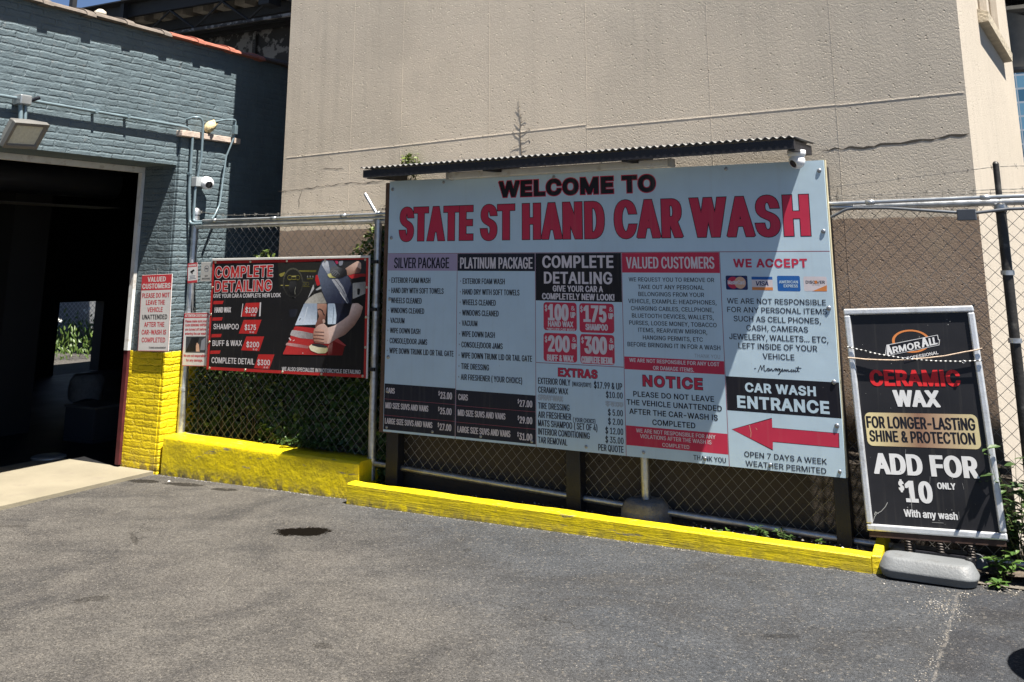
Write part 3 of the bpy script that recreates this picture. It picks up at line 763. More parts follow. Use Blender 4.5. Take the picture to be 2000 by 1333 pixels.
# slits with a spalled sill in the sunlit right-hand face
fn = Vector((dv.y, -dv.x, 0))
def face_pt(x, y, off=0): 
    p = on_plane(x, y, cr, fn); return p+fn*off
m = MB()
a, b_ = face_pt(1909, 30), face_pt(1959, 108)
sA, sB = (a-cr).dot(dv), (b_-cr).dot(dv); sz = (a.z+b_.z)/2-.01
def fp(s, z, off): p = cr+dv*s+fn*off; p.z = z; return p
m.hexa([fp(sA, sz-.05, .001), fp(sB, sz-.05, .001), fp(sB, sz-.045, .065), fp(sA, sz-.045, .065), fp(sA, sz+.05, .001), fp(sB, sz+.05, .001), fp(sB, sz+.02, .07), fp(sA, sz+.02, .07)])
m.build("window_sill", M("sill_concrete", (.50, .43, .32), .9, 0, .15, 12, .012, 50), tw)
wd = sB-sA
for q0, q1 in ((.06, .36), (.54, .86)):  # darker raised strips stand in for the shade of two recesses
    s0, s1 = sA+wd*q0, sA+wd*q1
    m = MB()
    for z0 in (sz+.055,):
        m.hexa([fp(s0, z0, .002), fp(s1, z0, .002), fp(s1, z0, .012), fp(s0, z0, .012), fp(s0, z0+1.6, .002), fp(s1, z0+1.6, .002), fp(s1, z0+1.6, .012), fp(s0, z0+1.6, .012)])
    m.build("recess_strip", M("recess_shade", (.30, .25, .19), .9, 0, .15, 12, .006, 50), tw)
# dead creeper on the front
BRK = M("dry_twig", (.075, .058, .045), .95)
m = MB()
def twig(pts, r): m.tube([onY(x, y, YT-.003) for x, y in pts], [r*(1-.6*i/(len(pts)-1)) for i in range(len(pts))], 5)
twig([(1019, 305), (1017, 280), (1016, 255), (1018, 235), (1014, 215), (1013, 192)], .0022)
for p in ([(1017, 268), (1008, 262), (1003, 254), (1000, 262)], [(1017, 250), (1010, 243), (1006, 236)], [(1018, 240), (1026, 234), (1029, 236)], [(1016, 275), (1026, 274), (1034, 268), (1037, 274)], [(1014, 220), (1008, 212)], [(1018, 285), (1006, 287), (998, 292)], [(1018, 262), (1028, 256), (1033, 250), (1038, 252)], [(1019, 292), (1030, 288)], [(1014, 228), (1022, 222)]): twig(p, .0013)
tag(m.build("dead_vine", BRK), "thin dry leafless creeper clinging to the tan concrete above the sign", "vine")

# ================================================================== yellow plinth and timber kerb
YEL, YWD = yellow_paint("yellow_masonry_paint"), yellow_paint("yellow_timber_paint", True)
pl = MB()
ptop = .265
n = 60; rows = []
front = [(-6.335+(1.93)*k/n) for k in range(n+1)]
def pz(x): return .268-.022*(x+6.335)/1.93
prof = [(5.785, -.06), (5.785, .10), (5.787, .2)] + [(5.815-.028*math.cos(R(a)), -.026+.026*math.sin(R(a))+1) for a in (0, 30, 60, 90)] + [(5.90, 1.0), (6.02, 1.0), (6.02, -.06)]
for x in front:
    r_ = []
    for y, z in prof:
        zz = pz(x)+(z-1.0) if z > .5 else z
        nz_ = mnoise.noise(Vector((x*6, y*6, zz*6)))*.006
        r_.append((x, y+nz_, zz+nz_*.6))
    rows.append(r_)
pl.grid(rows, 0, True); pl.face(rows[0]); pl.face(rows[-1])
tag(pl.build("yellow_plinth", YEL), "thick yellow-painted masonry plinth at the foot of the fence beside the brick pier", "low wall")
kb = thing("timber_kerb", "long low yellow-painted timber kerb in front of the menu sign", "kerb", (-2.7, 5.7, 0))
m = MB(); rows = []
n = 90
for k in range(n+1):
    x = -4.41+3.405*k/n; g0 = gz(x); t = k/n
    zt = .132-.014*t
    sag = .004*mnoise.noise(Vector((x*3, 0, 0)))+.003*mnoise.noise(Vector((x*11, 5, 0)))
    r_ = [(x, 5.668, g0-.06), (x, 5.670+sag, g0+.04), (x, 5.670+sag, zt-.008), (x, 5.677+sag, zt+sag), (x, 5.760, zt+sag), (x, 5.766, zt-.006), (x, 5.766, g0-.06)]
    rows.append(r_)
m.grid(rows, 0, False); m.face(rows[0]); m.face(rows[-1]); m.build("long_board", YWD, kb)
m = MB()
m.hexa([(-1.003, 5.674, -.02), (-.955, 5.690, -.02), (-.955, 6.02, -.02), (-1.003, 6.02, -.02), (-1.003, 5.674, .122), (-.955, 5.690, .122), (-.955, 6.02, .20), (-1.003, 6.02, .20)]); m.build("end_board", YWD, kb, .005)

# ================================================================== chain-link fence
YF = 5.96
WIRE = M("galvanised_wire", (.28, .27, .255), .4, .7, .25, 40)
fence = thing("chain_link_fence", "chain-link fence with galvanised rails and barbed wire, running behind the signs", "fence", (-3.2, YF, .2))
XL, XR = -6.33, 1.2
def topz(x): return 1.906+.0035*(x+6.33)
def botz(x): return .215-.028*max(0, x+4.45) if x > -4.45 else .222
m = MB(); pitch = .037
for k in range(int((XR-XL)/pitch)):
    xc = XL+pitch*(k+.5)
    z = botz(xc)-.01; s = 1 if k % 2 else -1; pts = []
    while z < topz(xc)+.005:
        bow = .012*mnoise.noise(Vector((xc*1.2, z*1.4, 0))); sx_ = .004*mnoise.noise(Vector((xc*2.1, z*2.3, 7)))
        pts.append((xc+s*pitch*.5+sx_, YF+.026+bow+s*.0018*(1 if k % 2 else -1), z)); z += .0375; s = -s
    m.tube(pts, .0019, 4, 0, False)
m.build("chain_link", WIRE, fence)
def rail(pts, r, name="rail", mat_=GALV, n=12):
    m = MB(); m.tube(pts, r, n); return m.build(name, mat_, fence)
rail([(XL-.02, YF, topz(XL)-.006), (-3, YF, topz(-3)-.004), (XR, YF, topz(XR))], .0205)
rail([(-6.28, YF+.01, .250), (-5.4, YF+.005, .232), (-4.44, YF, .212), (-3.2, YF, .17), (-2.2, YF, .135), (-1.1, YF, .11), (XR, YF, .09)], .019)
def post(x, z0, z1, r=.03, mat_=GALV, cap=True):
    m = MB(); m.tube([(x, YF, z0), (x, YF, z1)], r, 14)
    if cap: m.lathe((x, YF, z1), (0, 0, 1), [(-.03, r*1.16), (0, r*1.16), (.02, r*.8), (.03, 0)], 14)
    return m.build("post", mat_, fence)
post(-6.335, .2, 2.03); post(-4.425, .1, 1.955, .029); post(-2.35, .1, 1.94, .027)
DKPOST = M("black_tarred_post", (.030, .028, .026), .5, .3, .3, 9, .002, 60, dirt=(.16, .15, .13), dscale=8)
post(-.238, -.02, 1.90, .0265, DKPOST)
m = MB(); m.tube([(-.238, YF, 1.93), (-.238, YF, 2.135)], .0165, 12); m.lathe((-.238, YF, 2.135), (0, 0, 1), [(0, .0165), (.010, .012), (.015, 0)], 12); m.build("post", DKPOST, fence)
m = MB(); m.lathe((-2.35, YF, -.02), (0, 0, 1), [(0, .15), (.05, .155), (.10, .148), (.16, .150), (.20, .135), (.215, .10), (.217, 0)], 22)
for i, v in enumerate(m.v):
    q = Vector(v); d = mnoise.noise(q*14)*.02; m.v[i] = (q.x+d, q.y+d*.7, q.z+d*.4)
m.build("concrete_footing", M("rough_footing_concrete", (.20, .185, .165), .95, 0, .3, 15, .01, 60), fence)
# fittings
for x, zs in ((-6.335, (1.955, 1.80, 1.2, .6)), (-4.425, (1.90, 1.3, .75, .24)), (-2.35, (1.9, .155)), (-.238, (1.90, 1.55, 1.2))):
    for z in zs: m = MB(); m.tube([(x, YF, z-.012), (x, YF, z+.012)], .034, 14); m.build("tension_band", GALV, fence)
m = MB(); a = onY(713, 379, YF+.0); m.tube([(-4.425, YF, 1.935), (a.x, YF, a.z)], .0135, 8); m.build("post_arm", GALV, fence)
# barbed wire
BW = M("barbed_wire_steel", (.23, .22, .20), .5, .7, .2, 30)
m = MB()
def barbed(pts, bare=.0014):
    P = [Vector(p) for p in pts]; Q = []
    for a, b_ in zip(P[:-1], P[1:]):
        nn = max(2, int((b_-a).length/.02))
        for k in range(nn):
            q = a.lerp(b_, k/nn); q.z += .004*mnoise.noise(Vector((q.x*9, 0, q.z*9))); Q.append(q)
    Q.append(P[-1])
    for ph in (0, math.pi):
        m.tube([q+Vector((0, math.sin(i*1.3+ph), math.cos(i*1.3+ph)))*.0018 for i, q in enumerate(Q)], bare, 4, 0, False)
    for i in range(3, len(Q)-3, 6):
        for s in (1, -1):
            d = Vector((random.uniform(-.5, .5), random.uniform(-1, 1), random.uniform(.3, 1)*s)).normalized()*.017
            m.tube([Q[i]-d, Q[i]+d], .0011, 4, 0, False)
barbed([(-6.335, YF, 2.03), (-6.0, YF, 1.985), (-5.2, YF, 1.982), (-4.4, YF, 1.99), (-2.7, YF, 2.0), (-1.15, YF, 1.985), (-.24, YF, 1.995), (1.2, YF, 1.99)])
m.build("barbed_wire", BW, fence); m = MB()
barbed([(-4.425, YF, 2.0), (-3.0, YF, 2.03), (-1.15, YF, 2.035), (-.24, YF, 2.118), (1.2, YF, 2.105)])
m.build("barbed_wire", BW, fence); m = MB()
barbed([(-4.43, YF+.02, 2.02), (-1.15, YF+.02, 1.972), (-.24, YF+.02, 1.978), (1.2, YF+.02, 1.985)])
m.build("barbed_wire", BW, fence)
# conduit lines tied to the rail
cn = thing("conduit", "pair of slim galvanised conduits strapped along the top rail of the fence", "conduit", (-3, YF-.04, 1.94))
m = MB()
m.tube([(-6.2, YF-.035, 1.921), (-5, YF-.035, 1.927), (-4.43, YF-.035, 1.932), (-3, YF-.035, 1.938), (-1.0, YF-.035, 1.918)], .0115, 10)
m.tube([(-6.2, YF-.045, 1.945), (-5, YF-.045, 1.950), (-4.35, YF-.045, 1.958), (-2, YF-.045, 1.95), (-1.1, YF-.045, 1.940), (-.3, YF-.045, 1.951), (1.2, YF-.045, 1.965)], .0115, 10)
m.build("pipe", SILV, cn)
for x in (-6.1, -5.45, -4.75, -.93, -.33):
    m = MB(); m.lathe((x, YF-.045, {-6.1: 1.9455, -5.45: 1.948, -4.75: 1.953, -.93: 1.9424, -.33: 1.9506}[x]), (1, 0, 0), [(0, 0), (0, .0145), (.05, .0145), (.05, 0)], 10); m.build("coupling", SILV, cn)
jb = thing("junction_box", "dark grey electrical box hanging under the fence rail right of the menu sign", "electrical box", (-.405, YF-.05, 1.86))
m = MB(); m.box(-.452, -.358, YF-.085, YF-.03, 1.828, 1.888); m.build("box", M("dark_grey_box", (.055, .062, .075), .45), jb, .003)
m = MB(); m.tube([(-1.13, YF-.05, 1.862)] + bez((-1.08, YF-.05, 1.885), (-1.04, YF-.05, 1.912), (-.98, YF-.05, 1.912)) + [(-.8, YF-.05, 1.906), (-.452, YF-.05, 1.872)], .0085, 8)
m.build("lead_pipe", M("grey_conduit", (.14, .15, .165), .4, .5), jb); m = MB()
m.tube([(-.358, YF-.05, 1.868), (-.2, YF-.05, 1.885), (1.2, YF-.05, 1.9)], .0085, 8)
m.build("lead_pipe", M("grey_conduit", (.14, .15, .165), .4, .5), jb)
# ================================================================== the big menu sign
YS = 5.85
SX0, SX1, SZ0, SZ1 = -4.252, -1.136, .452, 2.190
sign = thing("menu_sign", "very large white price board with red headline, on black posts under a corrugated canopy", "sign", (-2.7, YS, .05))
m = MB(); m.box(SX0, SX1, YS, YS+.012, SZ0, SZ1); m.build("face_sheet", P_WHITE, sign)
m = MB()
m.box(SX0-.045, SX0+.05, YS+.0135, YS+.05, SZ0-.01, SZ1-.01)
m.build("backing_board", BROWNWOOD, sign)
m = MB()
m.box(SX1-.03, SX1+.006, YS+.0135, YS+.045, SZ0, SZ1+.004)
m.build("backing_board", M("pale_timber_edge", (.45, .40, .27), .7), sign)
for x0, x1 in ((-4.262, -4.16), (-2.862, -2.762), (-1.218, -1.135)):
    m = MB(); m.box(x0, x1, YS+.0515, YS+.135, -.02, 2.16); m.build("post", BLACKSTEEL, sign, .004)
m = MB()
for z in (.62, 1.35, 2.05):
    m = MB(); m.box(SX0+.12, SX1-.10, YS+.0142, YS+.048, z-.02, z+.02); m.build("backing_rail", BLACKSTEEL, sign)

BEBAS = (.150, .128, 1.06); BEBASB = (.16, .135, 1.06); IMPACT = (.255, .155, 1.12); MONT = (.168, .135, 1.02)
MONTB = (.20, .165, 1.04); BLACKF = (.275, .225, 1.10); HELVB = (.215, .17, 1.06); LIGHT = (.095, .09, 1.0)
base = Canvas((SX0, YS, SZ0), (1, 0, 0), (0, 0, 1))
def c4(x, y): return 700+x/3.3333, 270+y/3.3333
def c6(x, y): return 730+x/3.418, 480+y/3.418
def c7(x, y): return 1040+x/3.0308, 480+y/3.0308
def c8(x, y): return 1390+x/2.7783, 480+y/2.7783
def ct(cv, f, body, xl, yt, yb, xr, mt, style, layer=3, **k):
    a = f(xl, yt); b = f(xl, yb); c = f(xr, yb)
    cv.text(body, a[0], a[1], b[1], c[0], mt, layer, style, **k)
def vrow(px, py): return base.uv(px, py)
# -- headline
h = base.new()
h.text("WELCOME TO", 974.5, 355, 386.2, 1280.7, P_BLACK, 2, (.31, .245, 1.10), P_RED, .0055)
u, vt = h.uv(780.4, 406.4); _, vb = h.uv(780.4, 471.4)
for wd, xa, xb in (("STATE", 780.4, 924), ("ST", 938.6, 1005.4), ("HAND", 1020.2, 1180.6), ("CAR", 1199.7, 1333), ("WASH", 1348.8, 1582.4)):
    y = 440
    ua = h.uv(xa, y)[0]; ub = h.uv(xb, y)[0]
    h.put(wd, ua, vb, ub-ua, vt-vb, P_BLACK, 2, .232, .175, 1.20, .0045)
    h.put(wd, ua, vb, ub-ua, vt-vb, P_RED, 3, .232, .175, 1.20, 0)
h.build("headline", sign)
VR = vrow(1200, 493.5)[1]
cu = [0.0] + [vrow(x, y)[0] for x, y in ((893.3, 510), (1045.5, 510), (1215, 520), (1407.5, 520))] + [SX1-SX0]
cb = [vrow(x, y)[0] for x, y in ((889, 840), (1047, 860), (1222, 880), (1423, 900))]
cu[1:5] = [(a+b)/2 for a, b in zip(cu[1:5], cb)]
H_ = SZ1-SZ0
lines = base.new()
lines.rect_uv(0, VR-.002, cu[5], VR+.002, P_LINE, 1); lines.build("ruled_line", sign)
for k in (1, 2, 3, 4):
    lines = base.new(); lines.rect_uv(cu[k]-.0018, 0, cu[k]+.0018, VR-.003, P_LINE, 1); lines.build("ruled_line", sign)
# -- silver / platinum packages
def package(name, k, hdr, head, hx, hb, hfill, htext, rows, prices, bt):
    c = base.new()
    v0 = vrow(*hb)[1]
    c.rect_uv(cu[k]+.003, v0, cu[k+1]-.003, VR-.003, hfill, 1)
    ct(c, c6, hdr, hx[0], hx[1], hx[2], hx[3], htext, BEBAS)
    c.build(name+"_heading", sign)
    for body, xl, yt, yb, xr in rows:
        c = base.new()
        ct(c, c6, body, xl, yt, yb, xr, P_BLACK, BEBAS)
        bx = c6(xl-14, (yt+yb)/2); u, v = c.uv(*bx); c.ellipse_uv(u, v, .0045, .0055, P_GREY, 2, 8)
        c.build("service_line", sign)
    vtop = vrow(*c6(*bt))[1]
    ss = [vtop, vtop*2/3+.002, vtop/3+.001, .012]
    for i in range(3):
        c = base.new()
        c.rect_uv(cu[k]+.003, ss[i+1]+.0025, cu[k+1]-.003, ss[i], P_NAVY, 1)
        if i < 2: c.rect_uv(cu[k]+.003, ss[i+1]-.0008, cu[k+1]-.003, ss[i+1]+.0025, P_LINE, 1)
        (body, xl, yt, yb, xr), (pr, px0, pyt, pyb, pxr) = prices[i]
        ct(c, c6, body, xl, yt, yb, xr, P_CREAM, BEBASB)
        ct(c, c6, "$", px0, pyt, pyt+(pyb-pyt)*.55, px0+9, P_CREAM, (.13, .12, 1))
        ct(c, c6, pr, px0+12, pyt+4, pyb, pxr, P_CREAM, (.17, .14, 1.05))
        c.build("price_row", sign)
package("silver_package", 0, "SILVER PACKAGE", None, (135, 81, 151, 503), c6(97, 167), P_LILAC, P_NAVY, [
    ("EXTERIOR FOAM WASH", 118, 213, 249, 378), ("HAND DRY WITH SOFT TOWELS", 117, 281, 317, 466), ("WHEELS CLEANED", 115, 347, 384, 320),
    ("WINDOWS CLEANED", 112, 414, 450, 337), ("VACUUM", 110, 481, 517, 205), ("WIPE DOWN DASH", 108, 548, 584, 311),
    ("CONSOLE/DOOR JAMS", 106, 615, 652, 357), ("WIPE DOWN TRUNK LID OR TAIL GATE", 104, 682, 719, 533)], [
    (("CARS", 82, 948, 985, 140), ("23.00", 432, 972, 1022, 523)), (("MID SIZE SUVS AND VANS", 78, 1046, 1085, 364), ("25.00", 430, 1077, 1125, 520)),
    (("LARGE SIZE SUVS AND VANS", 74, 1150, 1188, 391), ("27.00", 427, 1183, 1232, 518))], (305, 937))
package("platinum_package", 1, "PLATINUM PACKAGE", None, (576, 80, 153, 1060), c6(563, 169), P_NAVY, P_CREAM, [
    ("EXTERIOR FOAM WASH", 594, 219, 256, 875), ("HAND DRY WITH SOFT TOWELS", 592, 290, 327, 973), ("WHEELS CLEANED", 591, 359, 397, 815),
    ("WINDOWS CLEANED", 590, 429, 467, 834), ("VACUUM", 588, 499, 536, 692), ("WIPE DOWN DASH", 587, 570, 608, 809),
    ("CONSOLE/DOOR JAMS", 585, 641, 679, 861), ("WIPE DOWN TRUNK LID OR TAIL GATE", 584, 712, 751, 1057),
    ("TIRE DRESSING", 583, 785, 824, 770), ("AIR FRESHENER ( YOUR CHOICE)", 581, 857, 896, 991)], [
    (("CARS", 564, 990, 1030, 629), ("27.00", 961, 1026, 1075, 1059)), (("MID SIZE SUVS AND VANS", 561, 1094, 1135, 879), ("29.00", 961, 1136, 1186, 1059)),
    (("LARGE SIZE SUVS AND VANS", 559, 1204, 1246, 912), ("31.00", 959, 1246, 1297, 1059))], (813, 982))
# -- complete detailing
c = base.new()
c.rect_uv(cu[2]+.003, vrow(*c7(274, 330))[1], cu[3]-.003, VR-.003, P_BLACK, 1)
ct(c, c7, "COMPLETE", 58, 60, 132, 480, P_CREAM, HELVB); ct(c, c7, "DETAILING", 68, 155, 225, 473, P_CREAM, HELVB)
ct(c, c7, "GIVE YOUR CAR A", 120, 236, 272, 418, P_CREAM, HELVB); ct(c, c7, "COMPLETELY NEW LOOK!", 57, 281, 318, 486, P_CREAM, HELVB)
for bx, amt, am, lab, lb, sub in (((65, 335, 263, 508), "100", (92, 346, 443, 215), "HAND WAX", (92, 446, 479, 242), 1), ((277, 341, 485, 521), "175", (302, 353, 452, 440), "SHAMPOO", (314, 463, 500, 447), 0),
        ((65, 516, 265, 694), "200", (92, 531, 627, 222), "BUFF & WAX", (86, 644, 681, 244), 0), ((281, 523, 488, 709), "300", (308, 537, 639, 443), "COMPLETE DETAIL", (289, 654, 694, 480), 0)):
    c.build("detailing_heading" if amt == "100" else "price_tile", sign); c = base.new()
    a = c7(bx[0], bx[1]); b = c7(bx[2], bx[3]); c.rect(a[0], a[1], b[0], b[1], P_RED, 1, .02)
    ct(c, c7, amt, am[0], am[1], am[2], am[3], P_CREAM, HELVB); ct(c, c7, lab, lb[0], lb[1], lb[2], lb[3], P_CREAM, HELVB)
    ct(c, c7, "$", am[0]-19, am[1]+6, am[1]+40, am[0]-4, P_CREAM, (.15, .13, 1))
    ct(c, c7, "&", am[3]+14, am[1]+12, am[1]+38, am[3]+36, P_CREAM, (.17, .15, 1)); ct(c, c7, "UP", am[3]+10, am[1]+48, am[1]+82, am[3]+40, P_CREAM, HELVB)
    if sub: ct(c, c7, "*INCLUDE CAR WASH", 85, 486, 502, 250, P_CREAM, HELVB)
c.build("price_tile", sign)
# -- extras
c = base.new()
vx = vrow(*c7(18, 692))[1]; c.rect_uv(cu[2]+.003, vx-.002, cu[3]-.003, vx+.002, P_LINE, 1)
ct(c, c7, "EXTRAS", 152, 724, 774, 385, P_RED, (.27, .21, 1.12), 2, edge=P_BLACK, ew=.0022)
for body, xl, yt, yb, xr in (("EXTERIOR ONLY", 33, 781, 818, 225), ("(WASH/DRY)", 235, 806, 832, 348), ("$17.99 & UP", 364, 805, 844, 532), ("CERAMIC WAX", 33, 834, 870, 212), ("$10.00", 435, 864, 900, 535),
        ("TIRE DRESSING", 33, 928, 965, 220), ("$ 5.00", 447, 968, 1005, 536), ("AIR FRESHENER", 33, 980, 1018, 230), ("( YOUR CHOICE)", 240, 1017, 1043, 373), ("$ 2.00", 448, 1021, 1058, 537),
        ("MATS SHAMPOO ( SET OF 4)", 33, 1030, 1068, 385), ("$ 12.00", 432, 1075, 1113, 538), ("INTERIOR CONDITIONING", 33, 1080, 1118, 340), ("$ 35.00", 432, 1128, 1166, 540), ("TAR REMOVAL", 33, 1130, 1168, 207), ("PER QUOTE", 390, 1174, 1213, 540)):
    ct(c, c7, body, xl, yt, yb, xr, P_NAVY, BEBAS)
ct(c, c7, "SPRAY WAX", 33, 880, 915, 180, P_FADE, (.2, .17, 1.0)); ct(c, c7, "$ 5.00", 437, 922, 951, 535, P_FADE, (.2, .17, 1.0))
for dy in (0, 9, -8):
    c.stroke([c7(30, 898+dy), c7(90, 899+dy), c7(182, 908+dy)], .004, P_FADE, 5); c.stroke([c7(432, 930+dy), c7(538, 940+dy)], .004, P_FADE, 5)
c.build("extras_panel", sign)
# -- valued customers
c = base.new()
c.rect_uv(cu[3]+.003, vrow(*c7(533, 160))[1], cu[4]-.003, VR-.003, P_RED, 1)
ct(c, c7, "VALUED CUSTOMERS", 555, 68, 135, 1078, P_CREAM, BEBAS)
for body, xl, yt, yb, xr in (("WE REQUEST YOU TO REMOVE OR", 570, 188, 212, 1076), ("TAKE OUT ANY PERSONAL", 624, 232, 257, 1015), ("BELONGINGS FROM YOUR", 627, 274, 299, 1017), ("VEHICLE, EXAMPLE: HEADPHONES,", 567, 315, 340, 1090),
        ("CHARGING CABLES, CELLPHONE,", 583, 358, 383, 1073), ("BLUETOOTH DEVICES, WALLETS,", 589, 401, 426, 1073), ("PURSES, LOOSE MONEY, TOBACCO", 573, 443, 468, 1091), ("ITEMS, REARVIEW MIRROR,", 626, 486, 511, 1035),
        ("HANGING PERMITS, ETC", 654, 531, 556, 1009), ("BEFORE BRINGING IT IN FOR A WASH", 563, 570, 596, 1113)):
    ct(c, c7, body, xl, yt, yb, xr, P_NAVY, MONT)
ct(c, c7, "THANK YOU", 960, 641, 663, 1111, P_GREY, LIGHT)
c.rect_uv(cu[3]+.003, vrow(*c7(845, 748))[1], cu[4]-.003, vrow(*c7(842, 671))[1], P_RED, 1)
ct(c, c7, "WE ARE NOT RESPONSIBLE FOR ANY LOST", 574, 666, 688, 1107, P_CREAM, MONTB); ct(c, c7, "OR DAMAGE ITEMS.", 714, 712, 735, 957, P_CREAM, MONTB)
c.build("customer_notice_panel", sign)
c = base.new()
ct(c, c7, "NOTICE", 654, 767, 832, 1008, P_RED, (.26, .21, 1.12), 2, edge=P_BLACK, ew=.003)
for body, xl, yt, yb, xr in (("PLEASE DO NOT LEAVE", 597, 861, 893, 1076), ("THE VEHICLE UNATTENDED", 558, 909, 941, 1122), ("AFTER THE CAR-WASH IS", 574, 963, 996, 1098), ("COMPLETED", 710, 1029, 1062, 965)):
    ct(c, c7, body, xl, yt, yb, xr, P_BLACK, MONTB)
c.rect_uv(cu[3]+.003, vrow(*c7(858, 1209))[1], cu[4]-.003, vrow(*c7(856, 1090))[1], P_RED, 1)
for body, xl, yt, yb, xr in (("WE ARE NOT RESPONSIBLE FOR ANY", 614, 1082, 1105, 1084), ("VIOLATIONS AFTER THE WASH IS", 638, 1116, 1139, 1060), ("COMPLETED", 769, 1168, 1190, 929)):
    ct(c, c7, body, xl, yt, yb, xr, P_CREAM, MONT)
ct(c, c7, "THANK YOU", 953, 1239, 1268, 1146, P_NAVY, MONT)
c.build("unattended_notice_panel", sign)
# -- we accept
c = base.new()
ct(c, c8, "WE ACCEPT", 118, 72, 119, 520, P_RED, (.25, .21, 1.10))
c.build("payment_heading", sign)
c = base.new()
def done():
    global c
    c.build("card_logo", sign); c = base.new()
def card(x0, y0, x1, y1, m_):
    a = c8(x0, y0); b = c8(x1, y1); return c.rect(a[0], a[1], b[0], b[1], m_, 1, .008)
u0, v0, u1, v1 = card(75, 163, 197, 241, P_DBLUE); uc = (u0+u1)/2; vc = (v0+v1)/2; rd = (v1-v0)*.42
c.ellipse_uv(uc-rd*.62, vc, rd, rd, P_RED, 2); c.ellipse_uv(uc+rd*.62, vc, rd, rd, P_TAN, 3)
c.put("MasterCard", u0+.012, vc-.010, (u1-u0)-.03, .024, P_CREAM, 5, .18, .15, 1.0)
done()
u0, v0, u1, v1 = card(216, 169, 333, 243, P_WHITE); q = v1-v0
c.rect_uv(u0, v1-q*.22, u1, v1, P_BLUE, 2); c.rect_uv(u0, v0, u1, v0+q*.22, P_ORANGE, 2); c.rect_uv(u0, v0+q*.22, u1, v1-q*.22, P_CREAM, 2)
c.put("VISA", u0+(u1-u0)*.16, v0+q*.33, (u1-u0)*.64, q*.34, P_DBLUE, 4, .24, .15, 1.0, shear=.18)
done()
u0, v0, u1, v1 = card(354, 164, 483, 249, P_BLUE); q = v1-v0
c.put("AMERICAN", u0+.010, v0+q*.51, (u1-u0)-.022, q*.19, P_WHITE, 3, .2, .16, 1.05); c.put("EXPRESS", u0+.036, v0+q*.25, (u1-u0)-.05, q*.19, P_WHITE, 3, .2, .16, 1.05)
done()
u0, v0, u1, v1 = card(497, 168, 629, 249, P_CREAM); q = v1-v0
c.poly_uv([(u0+(u1-u0)*.35, v0), (u1-.004, v0), (u1-.002, v0+q*.42)], P_ORANGE, 2)
c.put("DISC VER", u0+.012, v0+q*.52, (u1-u0)-.024, q*.20, P_BLACK, 3, .18, .15, 1.0); c.ellipse_uv(u0+(u1-u0)*.53, v0+q*.62, q*.115, q*.115, P_ORANGE, 3, 14)
c.put("NETWORK", u0+(u1-u0)*.36, v0+q*.40, (u1-u0)*.32, q*.065, P_GREY, 3, .15, .13, 1.0)
done()
for body, xl, yt, yb, xr in (("WE ARE NOT RESPONSIBLE", 84, 285, 314, 621), ("FOR ANY PERSONAL ITEMS", 85, 332, 361, 627), ("SUCH AS CELL PHONES,", 120, 381, 411, 594), ("CASH, CAMERAS", 189, 431, 461, 524),
        ("JEWELERY, WALLETS... ETC,", 96, 477, 508, 634), ("LEFT INSIDE OF YOUR", 146, 527, 558, 574), ("VEHICLE", 278, 584, 615, 450)):
    ct(c, c8, body, xl, yt, yb, xr, P_NAVY, (.165, .14, 1.0))
c.build("liability_text", sign); c = base.new()
# the signature: handwriting as a thin continuous pen line
sig = [(232, 668), (240, 666), None, (252, 686), (266, 650), (270, 664), (272, 676), (282, 652), (286, 650), (284, 676), (290, 682), (298, 678), (302, 668), (310, 666), (304, 680), (312, 680), (316, 668), (318, 680), (326, 668), (330, 681), (338, 678),
       (344, 668), (350, 667), (346, 680), (354, 668), (356, 681), (362, 668), (368, 668), (364, 680), (372, 670), (370, 694), (362, 700), (376, 684), (386, 676), (384, 668), (378, 678), (388, 684), (396, 672), (398, 684), (404, 672), (408, 684), (414, 672), (418, 684),
       (430, 680), (436, 672), (428, 680), (436, 686), (444, 674), (446, 686), (454, 674), (456, 686), (464, 680), (470, 656), (468, 682), (476, 684), None, (456, 664), (486, 666)]
run = []
for p_ in sig+[None]:
    if p_ is None:
        c.stroke([c8(*q) for q in run], .0042, P_NAVY, 3); run = []
    else: run.append(p_)
c.build("signature", sign)
c = base.new()
c.rect_uv(cu[4]+.003, vrow(*c8(394, 916))[1], cu[5], vrow(*c8(385, 726))[1], P_BLACK, 1)
ct(c, c8, "CAR WASH", 182, 743, 794, 567, P_WHITE, (.26, .21, 1.10)); ct(c, c8, "ENTRANCE", 140, 813, 880, 641, P_WHITE, (.26, .21, 1.10))
arrow = [c.uv(*c8(*q)) for q in ((112, 998), (327, 940), (329, 990), (688, 1020), (690, 1096), (332, 1064), (332, 1108))]
cx = sum(p[0] for p in arrow)/7; cy = sum(p[1] for p in arrow)/7
c.poly_uv([(cx+(a-cx)*1.012, cy+(b-cy)*1.06) for a, b in arrow], P_BLACK, 1); c.poly_uv(arrow, P_RED, 2)
ct(c, c8, "OPEN 7 DAYS A WEEK", 178, 1116, 1146, 626, P_NAVY, (.17, .145, 1.0)); ct(c, c8, "WEATHER PERMITED", 185, 1166, 1196, 623, P_NAVY, (.17, .145, 1.0))
for pts in (((205, 975), (214, 1015), (212, 1040)), ((240, 990), (246, 1000))): c.stroke([c8(*q) for q in pts], .003, P_TAN, 4)
c.build("entrance_panel", sign)
# -- screws round the edge
def screw(x, z, r, h):
    m = MB(); m.lathe((x, YS, z), (0, -1, 0), [(0, r), (h*.6, r), (h, r*.6), (h+.0001, 0)], 12); m.build("screw", CAPGREY, sign)
for k in range(9): screw(SX0+.03+(SX1-SX0-.06)*k/8, SZ0+.03, .010, .0045)
for z in (.72, .95, 1.35, 1.78, 2.13):
    for x in (SX0+.028, SX1-.028): screw(x, z, .013, .0055)
for x in (-3.78, -2.9, -1.72): screw(x, 2.165, .011, .0045)
